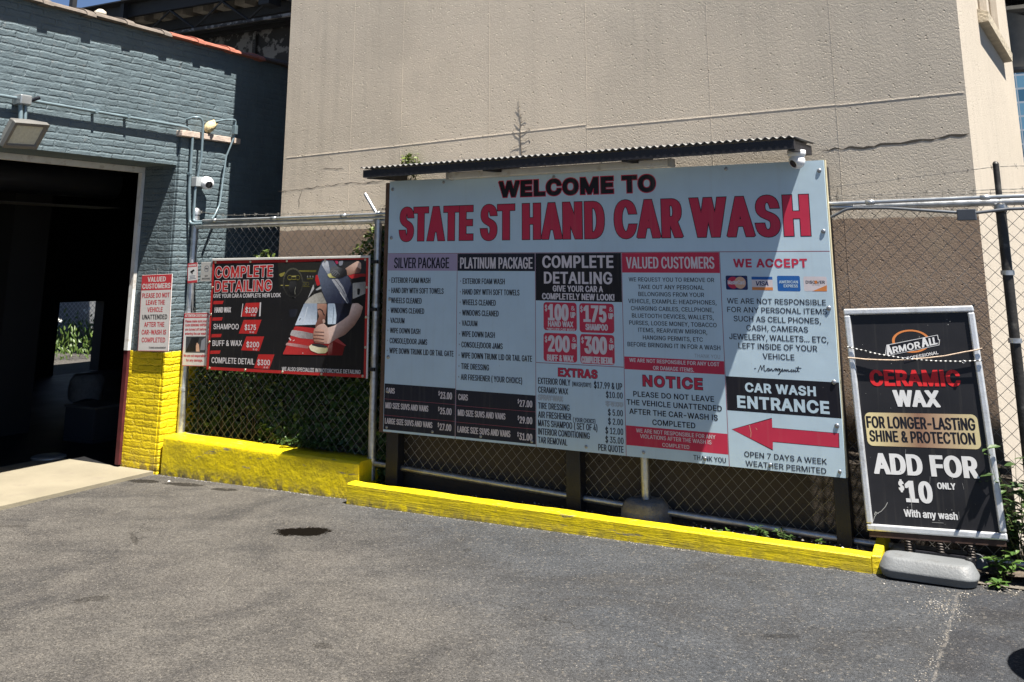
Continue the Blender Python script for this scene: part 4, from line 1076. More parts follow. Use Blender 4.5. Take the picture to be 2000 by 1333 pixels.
# -- canopy
m = MB()
xa, xb = -4.285, -1.222; n = 68*6
rows = []
for t in (0.0, .5, 1.0):
    y = 5.535+t*.52; r = []
    for k in range(n+1):
        x = xa+(xb-xa)*k/n
        r.append((x, y, 2.262+.013*(x-xa)/(xb-xa)*3+.0075*math.sin(2*math.pi*k/6)+.018*t))
    rows.append(r)
m.grid(rows, 0, True)
o = m.build("canopy_sheet", CORR, sign); sd = o.modifiers.new("thickness", 'SOLIDIFY'); sd.thickness = .0022; sd.offset = 0
m = MB()
def canopy_z(x, t): return 2.262+.039*(x-xa)/(xb-xa)+.018*t
x0, x1 = xa+.02, xb-.01
m.hexa([(x0, 5.542, canopy_z(x0, 0)-.068), (x1, 5.542, canopy_z(x1, 0)-.068), (x1, 5.582, canopy_z(x1, 0)-.068), (x0, 5.582, canopy_z(x0, 0)-.068), (x0, 5.542, canopy_z(x0, 0)-.0155), (x1, 5.542, canopy_z(x1, 0)-.0155), (x1, 5.582, canopy_z(x1, 0)-.0155), (x0, 5.582, canopy_z(x0, 0)-.0155)])
m.build("canopy_beam", BLACKSTEEL, sign)
for x in (x0+.004, -3.30, -2.30, x1-.044):
    z0 = canopy_z(x, 0); m = MB()
    m.hexa([(x, 5.584, z0-.074), (x+.04, 5.584, z0-.074), (x+.04, 6.03, z0-.06), (x, 6.03, z0-.06), (x, 5.584, z0-.017), (x+.04, 5.584, z0-.017), (x+.04, 6.03, z0-.004), (x, 6.03, z0-.004)])
    m.build("canopy_bracket", BLACKSTEEL, sign)
# -- fluorescent batten hung under the canopy
lf = thing("batten_light", "long off-white fluorescent batten under the corrugated canopy, unlit", "light", (-2.9, 5.78, 2.2))
m = MB(); a0, a1 = -3.70, -2.055
def tz(x): return 2.197+.016*(x-a0)/(a1-a0)
m.hexa([(a0, 5.77, tz(a0)-.02), (a1, 5.77, tz(a1)-.02), (a1, 5.845, tz(a1)-.02), (a0, 5.845, tz(a0)-.02), (a0, 5.77, tz(a0)+.026), (a1, 5.77, tz(a1)+.026), (a1, 5.845, tz(a1)+.026), (a0, 5.845, tz(a0)+.026)])
m.build("housing", OFFWHITE, lf, .006)
for x in (a0, a1):
    m = MB(); m.box(x-.012, x+.012, 5.768, 5.846, tz(x)-.023, tz(x)+.029); m.build("end_cap", M("grey_end_cap", (.40, .40, .39), .5), lf, .003)
# -- turret camera under the right end of the canopy
turret("security_camera", "white turret camera under the right end of the canopy", (-1.27, 5.765, 2.245), (0, 0, -1), (-.55, -.75, -.55), .047, .035)
# ================================================================== smaller signs
def flat_sign(px, Y, name, label, mat_face, thick=.006, cat="sign"):
    """a rectangular plate whose four photo corners are carried onto the plane Y"""
    tl, tr, br, bl = [onY(*q, Y) for q in px]
    U = ((tr-tl)+(br-bl)).normalized(); c = (tl+tr+br+bl)/4
    V = Vector((-U.z, 0, U.x)); W = ((tr-tl).dot(U)+(br-bl).dot(U))/2; H = ((tl-bl).dot(V)+(tr-br).dot(V))/2
    O = c-U*W/2-V*H/2
    t = thing(name, label, cat, tuple(c-V*H/2))
    m = MB(); N = U.cross(V); m.hexa([O-N*thick, O+U*W-N*thick, O+U*W, O, O-N*thick+V*H, O+U*W-N*thick+V*H, O+U*W+V*H, O+V*H])
    m.build("plate", mat_face, t, .0015)
    return t, Canvas(O, U, V), W, H
G_WHITE = print_mat("white_sign_paint", (.62, .60, .58), .35)
G_RED = print_mat("red_sign_ink", (.50, .045, .055))
G_BLK = print_mat("black_sign_ink", (.014, .013, .014))
G_DGREY = print_mat("charcoal_print", (.05, .052, .058))

# -- wash notice on the door jamb
def f3(x, y): return 220+x/2.775, 480+y/2.775
sn, c, W, H = flat_sign(((281, 537), (339, 536), (326, 686), (265, 687)), YJ-.022, "notice_sign", "white metal notice with red heading hanging on the brick door jamb, half over the yellow", G_WHITE)
c.rect_uv(.004, H*.795, W-.004, H-.004, G_RED, 1)
c.stroke_uv([(.003, .003), (W-.003, .003), (W-.003, H-.003), (.003, H-.003), (.003, .003)], .0035, G_RED, 1)
def row(c, W, H, body, cx, wf, v, hf, mt, style, layer=2, **k): c.put(body, W*(cx-wf/2), H*v, W*wf, H*hf, mt, layer, *style, **k)
row(c, W, H, "VALUED", .5, .60, .905, .066, G_WHITE, (.25, .17, 1.08)); row(c, W, H, "CUSTOMERS", .5, .93, .815, .068, G_WHITE, (.25, .17, 1.08))
for body, wf, v, mt in (("PLEASE DO NOT", .90, .695, G_RED), ("LEAVE THE", .62, .602, G_RED), ("VEHICLE", .50, .508, G_RED), ("UNATTENDED", .82, .412, G_BLK), ("AFTER THE", .66, .315, G_RED), ("CAR-WASH IS", .80, .215, G_RED), ("COMPLETED", .77, .115, G_RED)):
    row(c, W, H, body, .5, wf, v, .062, mt, (.20, .145, 1.05))
row(c, W, H, "THANKS MANAGEMENT", .64, .56, .035, .022, G_BLK, (.2, .16, 1.02))
c.build("lettering", sn)
m = MB(); m.tube([c.P(W*.5, H+.0, -10), c.P(W*.5, H+.05, -25)], .0025, 6); m.build("hanging_wire", WIRE, sn)

# -- rain-sensing wiper notice
sn, c, W, H = flat_sign(((362, 612), (409, 611), (402, 716), (353, 715)), 5.925, "notice_sign", "white and red wiper notice tied to the fence post, partly behind the black detailing banner", G_WHITE, .004)
c.rect_uv(.004, H*.905, W-.004, H-.004, G_RED, 1)
c.stroke_uv([(.003, .003), (W-.003, .003), (W-.003, H-.003), (.003, H-.003), (.003, .003)], .004, G_RED, 1)
row(c, W, H, "ATTENTION CUSTOMERS", .5, .92, .925, .05, G_WHITE, (.22, .17, 1.02))
for body, wf, v in (("Please make sure your", .88, .82), ("RAIN SENSING WIPER", .86, .745), ("are turned off before", .86, .665), ("entering the car wash", .86, .585), ("We are not responsible", .9, .17), ("for any damage.", .68, .085)):
    row(c, W, H, body, .5, wf, v, .048, G_RED, (.22, .17, 1.02))
c.rect_uv(W*.12, H*.25, W*.93, H*.555, G_DGREY, 1)
c.poly_uv([(W*.14, H*.27), (W*.35, H*.53), (W*.66, H*.54), (W*.56, H*.28)], G_BLK, 2)
c.poly_uv([(W*.55, H*.27), (W*.70, H*.27), (W*.66, H*.40), (W*.58, H*.44), (W*.54, H*.38)], P_TAN, 3)
c.poly_uv([(W*.72, H*.30), (W*.92, H*.30), (W*.92, H*.54), (W*.76, H*.48)], P_GREY, 2)
c.build("lettering", sn)
# -- two little warning plates
sn, c, W, H = flat_sign(((367, 515), (387, 513), (384, 552), (366, 554)), 5.918, "warning_sign", "small red and white warning plate at the head of the fence post", G_WHITE, .003)
c.rect_uv(.003, H*.80, W-.003, H-.003, G_RED, 1); c.rect_uv(.003, .003, W-.003, H*.12, G_RED, 1)
c.stroke_uv([(.002, .002), (W-.002, .002), (W-.002, H-.002), (.002, H-.002), (.002, .002)], .005, G_RED, 1)
row(c, W, H, "WARNING", .5, .82, .84, .10, G_WHITE, (.2, .16, 1.0))
c.poly_uv([(W*.25, H*.58), (W*.62, H*.68), (W*.72, H*.60), (W*.36, H*.49)], G_BLK, 2); c.poly_uv([(W*.42, H*.5), (W*.55, H*.53), (W*.5, H*.43), (W*.42, H*.44)], G_BLK, 2)
for v, wf in ((.34, .6), (.27, .5), (.20, .7)): c.rect_uv(W*(.5-wf/2), H*v, W*(.5+wf/2), H*(v+.03), P_GREY, 2)
c.build("lettering", sn)
sn, c, W, H = flat_sign(((393, 513), (416, 512), (413, 550), (391, 550)), 5.915, "warning_sign", "small curled pale grey no-smoking plate beside the red warning plate", print_mat("dull_plate", (.40, .39, .37)), .003)
cu_, cv_ = W*.5, H*.66
for k in range(16):
    a0, a1 = 2*math.pi*k/16, 2*math.pi*(k+1)/16
    c.stroke_uv([(cu_+.024*math.cos(a0), cv_+.024*math.sin(a0)), (cu_+.024*math.cos(a1), cv_+.024*math.sin(a1))], .005, P_GREY, 1)
c.stroke_uv([(cu_-.017, cv_+.017), (cu_+.017, cv_-.017)], .005, P_GREY, 1); c.rect_uv(cu_-.016, cv_-.003, cu_+.016, cv_+.003, G_BLK, 2)
row(c, W, H, "NO", .5, .24, .24, .085, G_BLK, (.2, .16, 1.0)); row(c, W, H, "SMOKING", .5, .72, .10, .085, G_BLK, (.2, .16, 1.0))
c.build("lettering", sn)

# -- the detailing banner
B_BLK = print_mat("banner_black", (.012, .012, .014), .42); B_RED = print_mat("banner_red", (.42, .025, .025)); B_WHT = print_mat("banner_white", (.60, .57, .58))
bn, c, W, H = flat_sign(((415, 511), (722, 503), (713, 740), (404, 721)), 5.912, "banner", "black detailing banner with red border and a printed photo of hands polishing a red car", B_BLK, .004, "banner")
def b3(x, y): return 400+x/4.762, 480+y/4.762
for a in ((0, 0, W, .022), (0, H-.022, W, H), (0, .0221, .022, H-.0221), (W-.022, .0221, W, H-.0221)): c.rect_uv(a[0], a[1], a[2], a[3], B_RED, 1)
POP = (.165, .14, 1.02); POPB = (.215, .185, 1.06)
def bt(body, xl, yt, yb, xr, yr, mt, st, layer=3, **k):
    a, b_, d, e = b3(xl, yt), b3(xl, yb), b3(xr, yb), b3(xr, yr); c.text(body, a[0], a[1], b_[1], d[0], mt, layer, st, yr=e[1], **k)
bt("COMPLETE", 94, 198, 303, 632, 290, B_RED, POPB, 3, edge=B_WHT, ew=.0042); bt("DETAILING", 92, 330, 433, 622, 424, B_RED, POPB, 3, edge=B_WHT, ew=.0042)
bt("GIVE YOUR CAR A COMPLETE NEW LOOK", 80, 450, 487, 706, 480, B_WHT, POP)
for body, xl, yt, yb, xr, yr in (("HAND WAX", 91, 575, 624, 244, 622), ("SHAMPOO", 80, 728, 778, 315, 780), ("BUFF & WAX", 71, 882, 934, 345, 934), ("COMPLETE DETAIL", 62, 1038, 1092, 460, 1108)):
    bt(body, xl, yt, yb, xr, yr, B_WHT, POP)
for x, y in ((82, 516), (73, 669), (64, 824), (53, 978)): c.poly([b3(x, y), b3(x+94, y-2), b3(x+84, y+28), b3(x-4, y+30)], B_RED, 1)
for (p0, p1, p2, p3), t_, tx in ((((382, 535), (518, 530), (472, 662), (336, 660)), "$100", (376, 575, 625, 487)), (((362, 692), (528, 690), (480, 822), (316, 818)), "$175", (370, 735, 785, 475)),
        (((386, 846), (552, 846), (506, 982), (338, 974)), "$200", (386, 895, 945, 505)), (((500, 1012), (648, 1014), (600, 1150), (458, 1140)), "$300", (488, 1062, 1112, 606))):
    c.poly([b3(*p0), b3(*p1), b3(*p2), b3(*p3)], B_RED, 1)
    bt(t_, tx[0], tx[1], tx[2], tx[3], tx[2]+2, B_WHT, (.185, .15, 1.02)); bt("& up", tx[3]-58, tx[2]+10, tx[2]+28, tx[3]-16, tx[2]+28, B_WHT, (.16, .14, 1.0))
# loose sticker over the first price
c.poly([b3(336, 662), b3(352, 540), b3(358, 540), b3(342, 664)], B_WHT, 2); c.poly([b3(505, 660), b3(512, 530), b3(524, 528), b3(518, 655)], B_WHT, 2)
bt("WE ALSO SPECIALIZE IN MOTORCYCLE DETAILING", 716, 1128, 1164, 1448, 1196, B_WHT, POP)
# printed photograph: interior, coat and hands polishing a red bonnet
pm = {}
def PC(n, col): 
    if n not in pm: pm[n] = print_mat("photo_"+n, col, .45, .2)
    return pm[n]
def f9(x, y): return 540+x/6.35, 490+y/6.35
def shade(name, ca, cb, p, q, mottle=.22, ms=22):
    """ink that runs from ca at photo point p to cb at q, as in the printed picture"""
    if name in pm: return pm[name]
    g = NG("photo_"+name); A = on_plane(*f9(*p), c.O, c.N); B = on_plane(*f9(*q), c.O, c.N); D = B-A
    t = g.n("ShaderNodeVectorMath", operation='DOT_PRODUCT'); g.link(g.vmath('SUBTRACT', g.pos, tuple(A)), t.inputs[0]); t.inputs[1].default_value = tuple(D/D.length_squared)
    f = g.math('ADD', t.outputs["Value"], g.math('MULTIPLY', g.math('SUBTRACT', g.noise(ms, 6, .7).outputs[0], .5), mottle*2.4))
    col = g.mix(g.fr(f, 0, 1, smooth=True), ca, cb)
    k = g.fr(g.noise(ms*2.5, 5, .7).outputs[0], .3, .7, 1-mottle, 1+mottle)
    pm[name] = g.out(g.mix(1.0, col, g.comb(k, k, k), 'MULTIPLY'), .5, spec=.18); return pm[name]
def q9(pts, mt, layer):
    """smooth outline through the points (Chaikin), so that nothing in the picture has cut-paper corners"""
    P = [Vector(p) for p in pts]; Q = []
    for i in range(len(P)):
        a, k, b_ = P[i-1], P[i], P[(i+1) % len(P)]; u, v = a-k, b_-k; d = min(14, u.length*.4, v.length*.4)
        p0_, p1_ = k+u.normalized()*d, k+v.normalized()*d
        Q += [p0_, (p0_+p1_)*.25+k*.5, p1_]
    P = Q
    c.poly([f9(p.x, p.y) for p in P], mt, layer)
def st9(pts, w_, mt, layer): c.stroke([f9(*p) for p in pts], w_, mt, layer)
q9([(20, 150), (560, 130), (500, 320), (440, 500), (350, 650), (230, 900), (140, 900), (30, 500)], shade("cabin", (.022, .022, .020), (.012, .012, .014), (300, 200), (200, 800)), 1)
yd = shade("dash_trim", (.24, .21, .05), (.10, .09, .02), (100, 250), (420, 450)); ydl = PC("dash_glow", (.34, .30, .10))
rim = shade("wheel_rim", (.11, .105, .08), (.03, .03, .03), (205, 210), (205, 580))
for rr1 in (1.0, .95): st9([(205+122*rr1*math.cos(t*.2094), 400+182*rr1*math.sin(t*.2094)) for t in range(31)], .0065, rim, 3)
q9([(250, 245), (500, 240), (490, 268), (300, 262)], yd, 2); q9([(30, 290), (110, 262), (90, 310), (50, 330)], yd, 2); q9([(320, 380), (430, 390), (420, 450), (322, 450)], shade("console", (.06, .06, .05), (.02, .02, .02), (320, 380), (420, 450)), 2)
for cx_, cy_, r_ in ((165, 335, 26), (265, 335, 26), (345, 412, 18), (385, 412, 18)): st9([(cx_+r_*math.cos(t*.45), cy_+r_*1.1*math.sin(t*.45)) for t in range(15)], .0048, yd, 3)
st9([(190, 320), (240, 318)], .010, ydl, 3); st9([(150, 355), (280, 358)], .005, yd, 3); st9([(110, 433), (160, 433)], .007, yd, 3); st9([(55, 430), (80, 430)], .007, ydl, 3); st9([(320, 446), (410, 446)], .005, yd, 3); st9([(380, 348), (450, 348)], .008, yd, 3)
for x in (385, 418, 452): st9([(x, 314), (x+2, 330)], .007, PC("button_grey", (.30, .30, .28)), 3)
q9([(165, 380), (245, 380), (262, 470), (235, 540), (180, 540), (150, 470)], shade("hub", (.035, .035, .037), (.010, .010, .011), (165, 380), (235, 540)), 4); st9([(185, 582), (235, 582)], .005, PC("badge_grey", (.14, .14, .14)), 3)
st9([(240, 450), (228, 500), (232, 540)], .0045, PC("spoke_sheen", (.24, .24, .2)), 5); st9([(80, 450), (130, 545)], .010, PC("seat_grey", (.045, .045, .047)), 2)
q9([(155, 730), (270, 725), (240, 820), (170, 830)], PC("seat_blue", (.016, .018, .028)), 2)
# upper picture
q9([(560, 120), (1110, 112), (1105, 640), (940, 660), (350, 655), (450, 470)], shade("backdrop", (.030, .030, .033), (.050, .048, .046), (800, 120), (800, 650)), 2)
q9([(440, 540), (560, 515), (625, 655), (345, 655)], shade("floor_beige", (.42, .40, .36), (.26, .25, .22), (420, 640), (600, 530)), 3)
q9([(385, 600), (460, 415), (470, 470), (410, 560)], PC("pale_trim", (.46, .46, .46)), 4); q9([(370, 610), (470, 430), (560, 440), (565, 510), (470, 540)], PC("tyre_black", (.016, .016, .017)), 3); q9([(485, 480), (550, 440), (560, 470), (500, 495)], PC("chrome", (.38, .39, .40)), 5)
q9([(488, 300), (512, 300), (545, 420), (505, 440), (480, 360)], PC("tail_red", (.48, .025, .03)), 5)
q9([(575, 118), (700, 118), (770, 215), (900, 330), (948, 470), (930, 655), (625, 655), (560, 480), (510, 300), (540, 200)], shade("navy_wing", (.115, .14, .20), (.018, .022, .045), (560, 190), (800, 640), .15), 4)
q9([(560, 170), (590, 122), (640, 122), (680, 330), (640, 300)], shade("wing_sheen", (.56, .58, .62), (.20, .23, .30), (580, 130), (670, 320)), 5)
q9([(640, 122), (700, 122), (735, 200), (680, 230)], PC("slate", (.10, .115, .145)), 6)
q9([(680, 355), (760, 350), (830, 450), (905, 640), (888, 655), (770, 490)], shade("wing_gloss", (.36, .37, .40), (.10, .11, .14), (700, 360), (880, 640)), 5)
st9([(720, 350), (800, 455), (850, 540)], .004, PC("seam_dark", (.02, .02, .03)), 6); st9([(790, 520), (880, 650)], .006, PC("glint", (.55, .56, .58)), 6)
q9([(870, 290), (1108, 285), (1105, 322), (930, 348)], shade("red_cloth", (.46, .03, .035), (.24, .02, .02), (900, 290), (1100, 330)), 5)
q9([(720, 122), (760, 120), (770, 160), (745, 170)], PC("magenta", (.40, .03, .09)), 5); q9([(770, 135), (830, 122), (820, 180), (780, 190)], PC("grey_blue", (.22, .23, .27)), 5)
sk = shade("forearm_upper", (.62, .42, .34), (.26, .14, .10), (960, 150), (930, 310), .12)
q9([(850, 225), (940, 165), (1010, 125), (1050, 150), (1052, 232), (960, 285), (880, 312)], sk, 7); q9([(940, 290), (1000, 200), (1052, 232), (1040, 270)], shade("forearm_shadow", (.30, .16, .12), (.12, .06, .05), (960, 230), (1050, 260)), 8)
q9([(662, 245), (680, 205), (740, 188), (800, 215), (870, 232), (880, 300), (825, 330), (765, 345), (690, 312)], shade("glove", (.115, .12, .13), (.016, .016, .018), (720, 195), (800, 330)), 9)
for k in range(4): st9([(668+k*20, 268+k*14), (700+k*22, 240+k*11), (760+k*8, 252+k*14)], .004, PC("glove_fold", (.20, .205, .215)), 10)
q9([(628, 292), (690, 276), (765, 300), (770, 330), (720, 342), (655, 335)], shade("sponge", (.62, .58, .24), (.20, .19, .06), (640, 285), (750, 340)), 8)
q9([(915, 360), (1060, 320), (1110, 325), (1108, 375), (940, 405)], PC("bag_black", (.014, .014, .015)), 6); q9([(945, 402), (1108, 385), (1102, 535), (1000, 590), (948, 600)], shade("bag_grey", (.42, .41, .38), (.20, .195, .19), (950, 500), (1100, 420)), 5)
q9([(1003, 468), (1042, 472), (1030, 552), (1003, 545)], PC("buckle", (.014, .014, .015)), 7); q9([(938, 605), (1108, 530), (1105, 640), (1080, 690), (930, 660)], PC("sleeve_black", (.010, .011, .014)), 7)
# lower picture
q9([(345, 655), (512, 655), (500, 925), (228, 932)], shade("window_sky", (.30, .36, .45), (.58, .66, .76), (420, 660), (340, 920), .12), 6); st9([(385, 700), (330, 920)], .006, PC("window_glint", (.62, .68, .74)), 7); st9([(300, 840), (285, 862)], .006, PC("window_fleck", (.04, .05, .07)), 7)
q9([(636, 655), (726, 655), (746, 800), (736, 915), (636, 915)], shade("window_side", (.28, .35, .45), (.56, .66, .76), (650, 660), (720, 900), .15), 6); st9([(712, 700), (700, 900)], .005, PC("window_dark", (.10, .14, .20)), 7)
q9([(225, 925), (740, 910), (760, 990), (480, 965), (230, 940)], PC("scuttle", (.012, .012, .014)), 6)
q9([(726, 655), (938, 655), (905, 800), (850, 860), (740, 925), (690, 940), (736, 915), (748, 800)], shade("apron", (.010, .011, .018), (.018, .022, .045), (900, 660), (760, 900)), 7)
q9([(228, 938), (330, 945), (480, 962), (690, 1078), (850, 1170), (818, 1300), (78, 1286), (140, 1150)], shade("bonnet", (.48, .035, .035), (.16, .010, .012), (200, 1000), (830, 1230), .10), 7)
q9([(195, 982), (330, 1000), (465, 1030), (455, 1100), (300, 1085), (168, 1048)], shade("bonnet_reflection", (.46, .42, .42), (.22, .19, .19), (190, 990), (450, 1090), .3, 40), 8); q9([(128, 1140), (270, 1158), (405, 1182), (395, 1216), (250, 1195), (112, 1172)], shade("bonnet_streak", (.52, .30, .29), (.34, .12, .12), (130, 1150), (390, 1200)), 8)
q9([(690, 1110), (745, 1075), (870, 1180), (845, 1180)], PC("wing_edge", (.34, .05, .05)), 8); q9([(640, 1180), (700, 1130), (690, 1290), (640, 1295)], shade("bonnet_bounce", (.40, .16, .13), (.24, .03, .03), (650, 1180), (690, 1290)), 8)
st9([(160, 1085), (180, 1110)], .010, PC("spark", (.7, .6, .6)), 9); st9([(205, 1120), (225, 1108)], .005, PC("spark", (.7, .6, .6)), 9); st9([(325, 1270), (332, 1272)], .006, PC("spark", (.7, .6, .6)), 9)
q9([(505, 658), (628, 658), (618, 780), (600, 890), (560, 905), (480, 955), (488, 905), (530, 820), (508, 740)], shade("far_arm", (.40, .22, .16), (.18, .08, .06), (520, 680), (600, 860), .14), 8)
st9([(512, 735), (540, 722), (572, 745), (585, 785), (598, 800)], .007, PC("bracelet", (.012, .012, .014)), 10); q9([(570, 850), (600, 850), (610, 890), (580, 905)], PC("nail_light", (.52, .36, .30)), 9)
q9([(940, 655), (1010, 650), (1076, 695), (1045, 805), (970, 925), (850, 1045), (745, 1092), (655, 1155), (600, 1150), (620, 960), (720, 930), (830, 855), (900, 800)], shade("near_arm", (.66, .48, .42), (.27, .15, .11), (780, 880), (880, 1030), .12), 9)
q9([(940, 660), (985, 665), (925, 800), (850, 880), (720, 960), (700, 945), (830, 860), (902, 800)], shade("arm_light", (.74, .57, .51), (.58, .40, .34), (860, 780), (900, 850), .1), 10)
q9([(468, 975), (520, 922), (590, 900), (640, 955), (655, 1080), (620, 1155), (560, 1150), (470, 1140), (452, 1060)], shade("fist", (.62, .42, .35), (.28, .14, .10), (620, 930), (460, 1130), .12), 11)
for k, (xa_, ya_) in enumerate(((478, 990), (462, 1030), (460, 1072), (466, 1112))): 
    q9([(xa_, ya_-14), (540, ya_-16+k*3), (598, ya_-4+k*4), (592, ya_+16+k*3), (520, ya_+14), (xa_, ya_+12)], shade("finger", (.60, .36, .28), (.34, .17, .12), (590, 1000), (470, 1120), .14), 12); st9([(xa_+2, ya_+16), (530, ya_+19), (592, ya_+22+k*3)], .0042, PC("knuckle_line", (.15, .06, .045)), 13)
q9([(445, 1150), (560, 1160), (640, 1185), (620, 1205), (520, 1195), (440, 1172)], PC("polisher_black", (.028, .028, .030)), 13)
q9([(400, 1190), (440, 1158), (520, 1188), (635, 1200), (645, 1240), (610, 1272), (520, 1275), (430, 1240)], shade("pad_wool", (.72, .68, .48), (.36, .33, .18), (460, 1180), (600, 1275), .14), 12)
c.build("print", bn)
for (u0, v0, u1, v1) in ((-.006, H+.001, W+.014, H+.018), (W+.001, -.004, W+.014, H)):
    m = MB(); m.hexa([c.P(u0, v0, -30), c.P(u1, v0, -30), c.P(u1, v0, 20), c.P(u0, v0, 20), c.P(u0, v1, -30), c.P(u1, v1, -30), c.P(u1, v1, 20), c.P(u0, v1, 20)])
    m.build("white_hem", OFFWHITE, bn, .002)
for u, v in [(W*k/4*.96+.02*W, H-.012) for k in range(5)]+[(W*k/4*.96+.02*W, .012) for k in range(5)]+[(.012, H*q) for q in (.25, .5, .75)]+[(W-.012, H*q) for q in (.25, .5, .75)]:
    m = MB(); m.lathe(c.P(u, v, 1), c.N, [(0, .010), (.002, .009), (.0025, .006), (.001, .005), (.001, 0)], 10)
    m.build("eyelet", M("brass_eyelet", (.55, .50, .40), .35, .8), bn)
for z in (1.61, 1.27, .85): m = MB(); m.box(-4.475, -4.395, 5.918, 5.932, z-.012, z+.012); m.build("strap", BLACKSTEEL, bn)

# ================================================================== pavement sign on its ballast base
def f1(x, y): return 1620+x/2.2211, 560+y/2.2211
gnd = .042
p0 = Vector((-.74, 5.80, .20)); nrm = Vector((.0, -1, .0)) 
# the board leans back until its head touches the fence
lean = R(4.5); nrm = Vector((0.0, -math.cos(lean), math.sin(lean)))
def onb(x, y): return on_plane(x, y, p0, nrm)
tl, tr, br, bl = onb(*f1(64, 96)), onb(*f1(630, 84)), onb(*f1(768, 1100)), onb(*f1(160, 1060))
U = ((tr-tl)+(br-bl)).normalized(); V = (nrm.cross(U)).normalized()
cc = (tl+tr+br+bl)/4; W = ((tr-tl).dot(U)+(br-bl).dot(U))/2; H = ((tl-bl).dot(V)+(tr-br).dot(V))/2
O = cc-U*W/2-V*H/2
ps = thing("pavement_sign", "black poster in an aluminium frame on a grey ballast base, right of the menu sign", "sign", (O.x+W/2, O.y, gnd))
ALU = M("brushed_aluminium", (.66, .67, .68), .42, .55, .1, 20, .0008, 120, dirt=(.30, .30, .30), dscale=10)
POST = print_mat("poster_black", (.020, .020, .023), .28, .2)
c = Canvas(O, U, V)
def slab(m, u0, v0, u1, v1, n0, n1):
    q = lambda u, v, n: O+U*u+V*v+c.N*n
    m.hexa([q(u0, v0, n0), q(u1, v0, n0), q(u1, v0, n1), q(u0, v0, n1), q(u0, v1, n0), q(u1, v1, n0), q(u1, v1, n1), q(u0, v1, n1)])
m = MB(); slab(m, .02, .02, W-.02, H-.02, -.012, -.0005); m.build("poster", POST, ps)
fw = .034
for a in ((0, H-fw, W, H), (0, 0, W, fw), (0, fw+.0005, fw, H-fw-.0005), (W-fw, fw+.0005, W, H-fw-.0005)):
    m = MB(); slab(m, *a, -.02, .012); m.build("snap_rail", ALU, ps, .008)
for u, v in ((0, 0), (W, 0), (0, H), (W, H)):
    m = MB(); slab(m, u-.006, v-.006, u+.006, v+.006, -.021, .008); m.build("corner_cap", M("black_corner_plastic", (.015, .015, .016), .4), ps, .003)
m = MB(); slab(m, .01, -.028, W-.01, -.002, -.03, .006); m.build("bottom_channel", M("rusty_dark_channel", (.06, .035, .028), .7, .3, .4, 20), ps)
# poster print
S_WHT = print_mat("poster_white", (.66, .66, .66)); S_RED = print_mat("poster_red", (.66, .03, .035)); S_GOLD = print_mat("poster_gold", (.50, .38, .20))
gg = NG("poster_gold_fade"); xx = gg.sep(gg.pos)[0]
gc = gg.ramp(gg.fr(xx, O.x+.06, O.x+W-.05), [(0, (.66, .56, .30)), (.42, (.26, .14, .09)), (.6, (.40, .27, .17)), (1, (.62, .55, .30))])
S_FADE = gg.out(gc, .3, spec=.4)
ct(c, f1, "CERAMIC", 178, 362, 431, 572, S_RED, (.26, .19, 1.08)); ct(c, f1, "WAX", 281, 449, 521, 483, S_WHT, (.28, .20, 1.08))
a = f1(150, 545); b_ = f1(155, 690); e = f1(648, 560)
u0, v1 = c.uv(*f1(151, 546)); u1, v0 = c.uv(*f1(661, 707)); c.rect_uv(u0, v0, u1, v1, S_FADE, 1, .028)
ct(c, f1, "FOR LONGER-LASTiNG", 163, 562, 612, 636, P_BLACK, (.175, .15, 1.04)); ct(c, f1, "SHINE & PROTECTION", 176, 623, 671, 636, P_BLACK, (.175, .15, 1.04))
ct(c, f1, "ADD FOR", 195, 722, 812, 652, S_WHT, (.26, .18, 1.07)); ct(c, f1, "$", 302, 842, 886, 326, S_WHT, (.24, .18, 1)); ct(c, f1, "10", 334, 842, 935, 453, S_WHT, (.25, .18, 1.06))
ct(c, f1, "ONLY", 469, 850, 878, 549, S_WHT, (.22, .18, 1.04)); ct(c, f1, "With any wash", 325, 966, 998, 558, S_WHT, (.20, .165, 1.02))
def f7(x, y): return 1690+x/8.333, 590+y/8.333
# orange ring behind a slanted black name panel (the mascot is left out)
cu_, cv_ = c.uv(*f7(745, 640)); ru = c.uv(*f7(1060, 640))[0]-cu_; rv = c.uv(*f7(745, 490))[1]-cv_
for k in range(40):
    a0, a1 = 2*math.pi*k/40, 2*math.pi*(k+1)/40
    c.poly_uv([(cu_+ru*s*math.cos(t), cv_+rv*1.25*s*math.sin(t)+.0) for s, t in ((1, a0), (1, a1), (.86, a1), (.86, a0))], P_ORANGE, 1)
c.poly([f7(*q) for q in ((345, 700), (1180, 535), (1195, 610), (1215, 615), (1205, 705), (340, 885), (318, 880))], S_WHT, 3)
c.poly([f7(*q) for q in ((352, 708), (1172, 545), (1184, 620), (1204, 625), (1194, 698), (348, 875), (330, 872))], P_BLACK, 4)
c.text("A", f7(352, 0)[0], f7(0, 712)[1], f7(0, 868)[1], f7(450, 0)[0], S_WHT, 5, (.24, .16, 1), yr=f7(0, 848)[1], shear=.12)
c.text("RMOR", f7(458, 0)[0], f7(0, 735)[1], f7(0, 842)[1], f7(905, 0)[0], S_WHT, 5, (.26, .18, 1.06), yr=f7(0, 748)[1], shear=.12)
c.text("A", f7(925, 0)[0], f7(0, 590)[1], f7(0, 745)[1], f7(1040, 0)[0], S_WHT, 5, (.24, .16, 1), yr=f7(0, 722)[1], shear=.12)
c.text("LL", f7(1050, 0)[0], f7(0, 595)[1], f7(0, 715)[1], f7(1180, 0)[0], S_WHT, 5, (.26, .18, 1.06), yr=f7(0, 688)[1], shear=.12)
c.poly([f7(*q) for q in ((625, 890), (1200, 790), (1205, 850), (635, 995))], P_BLACK, 3)
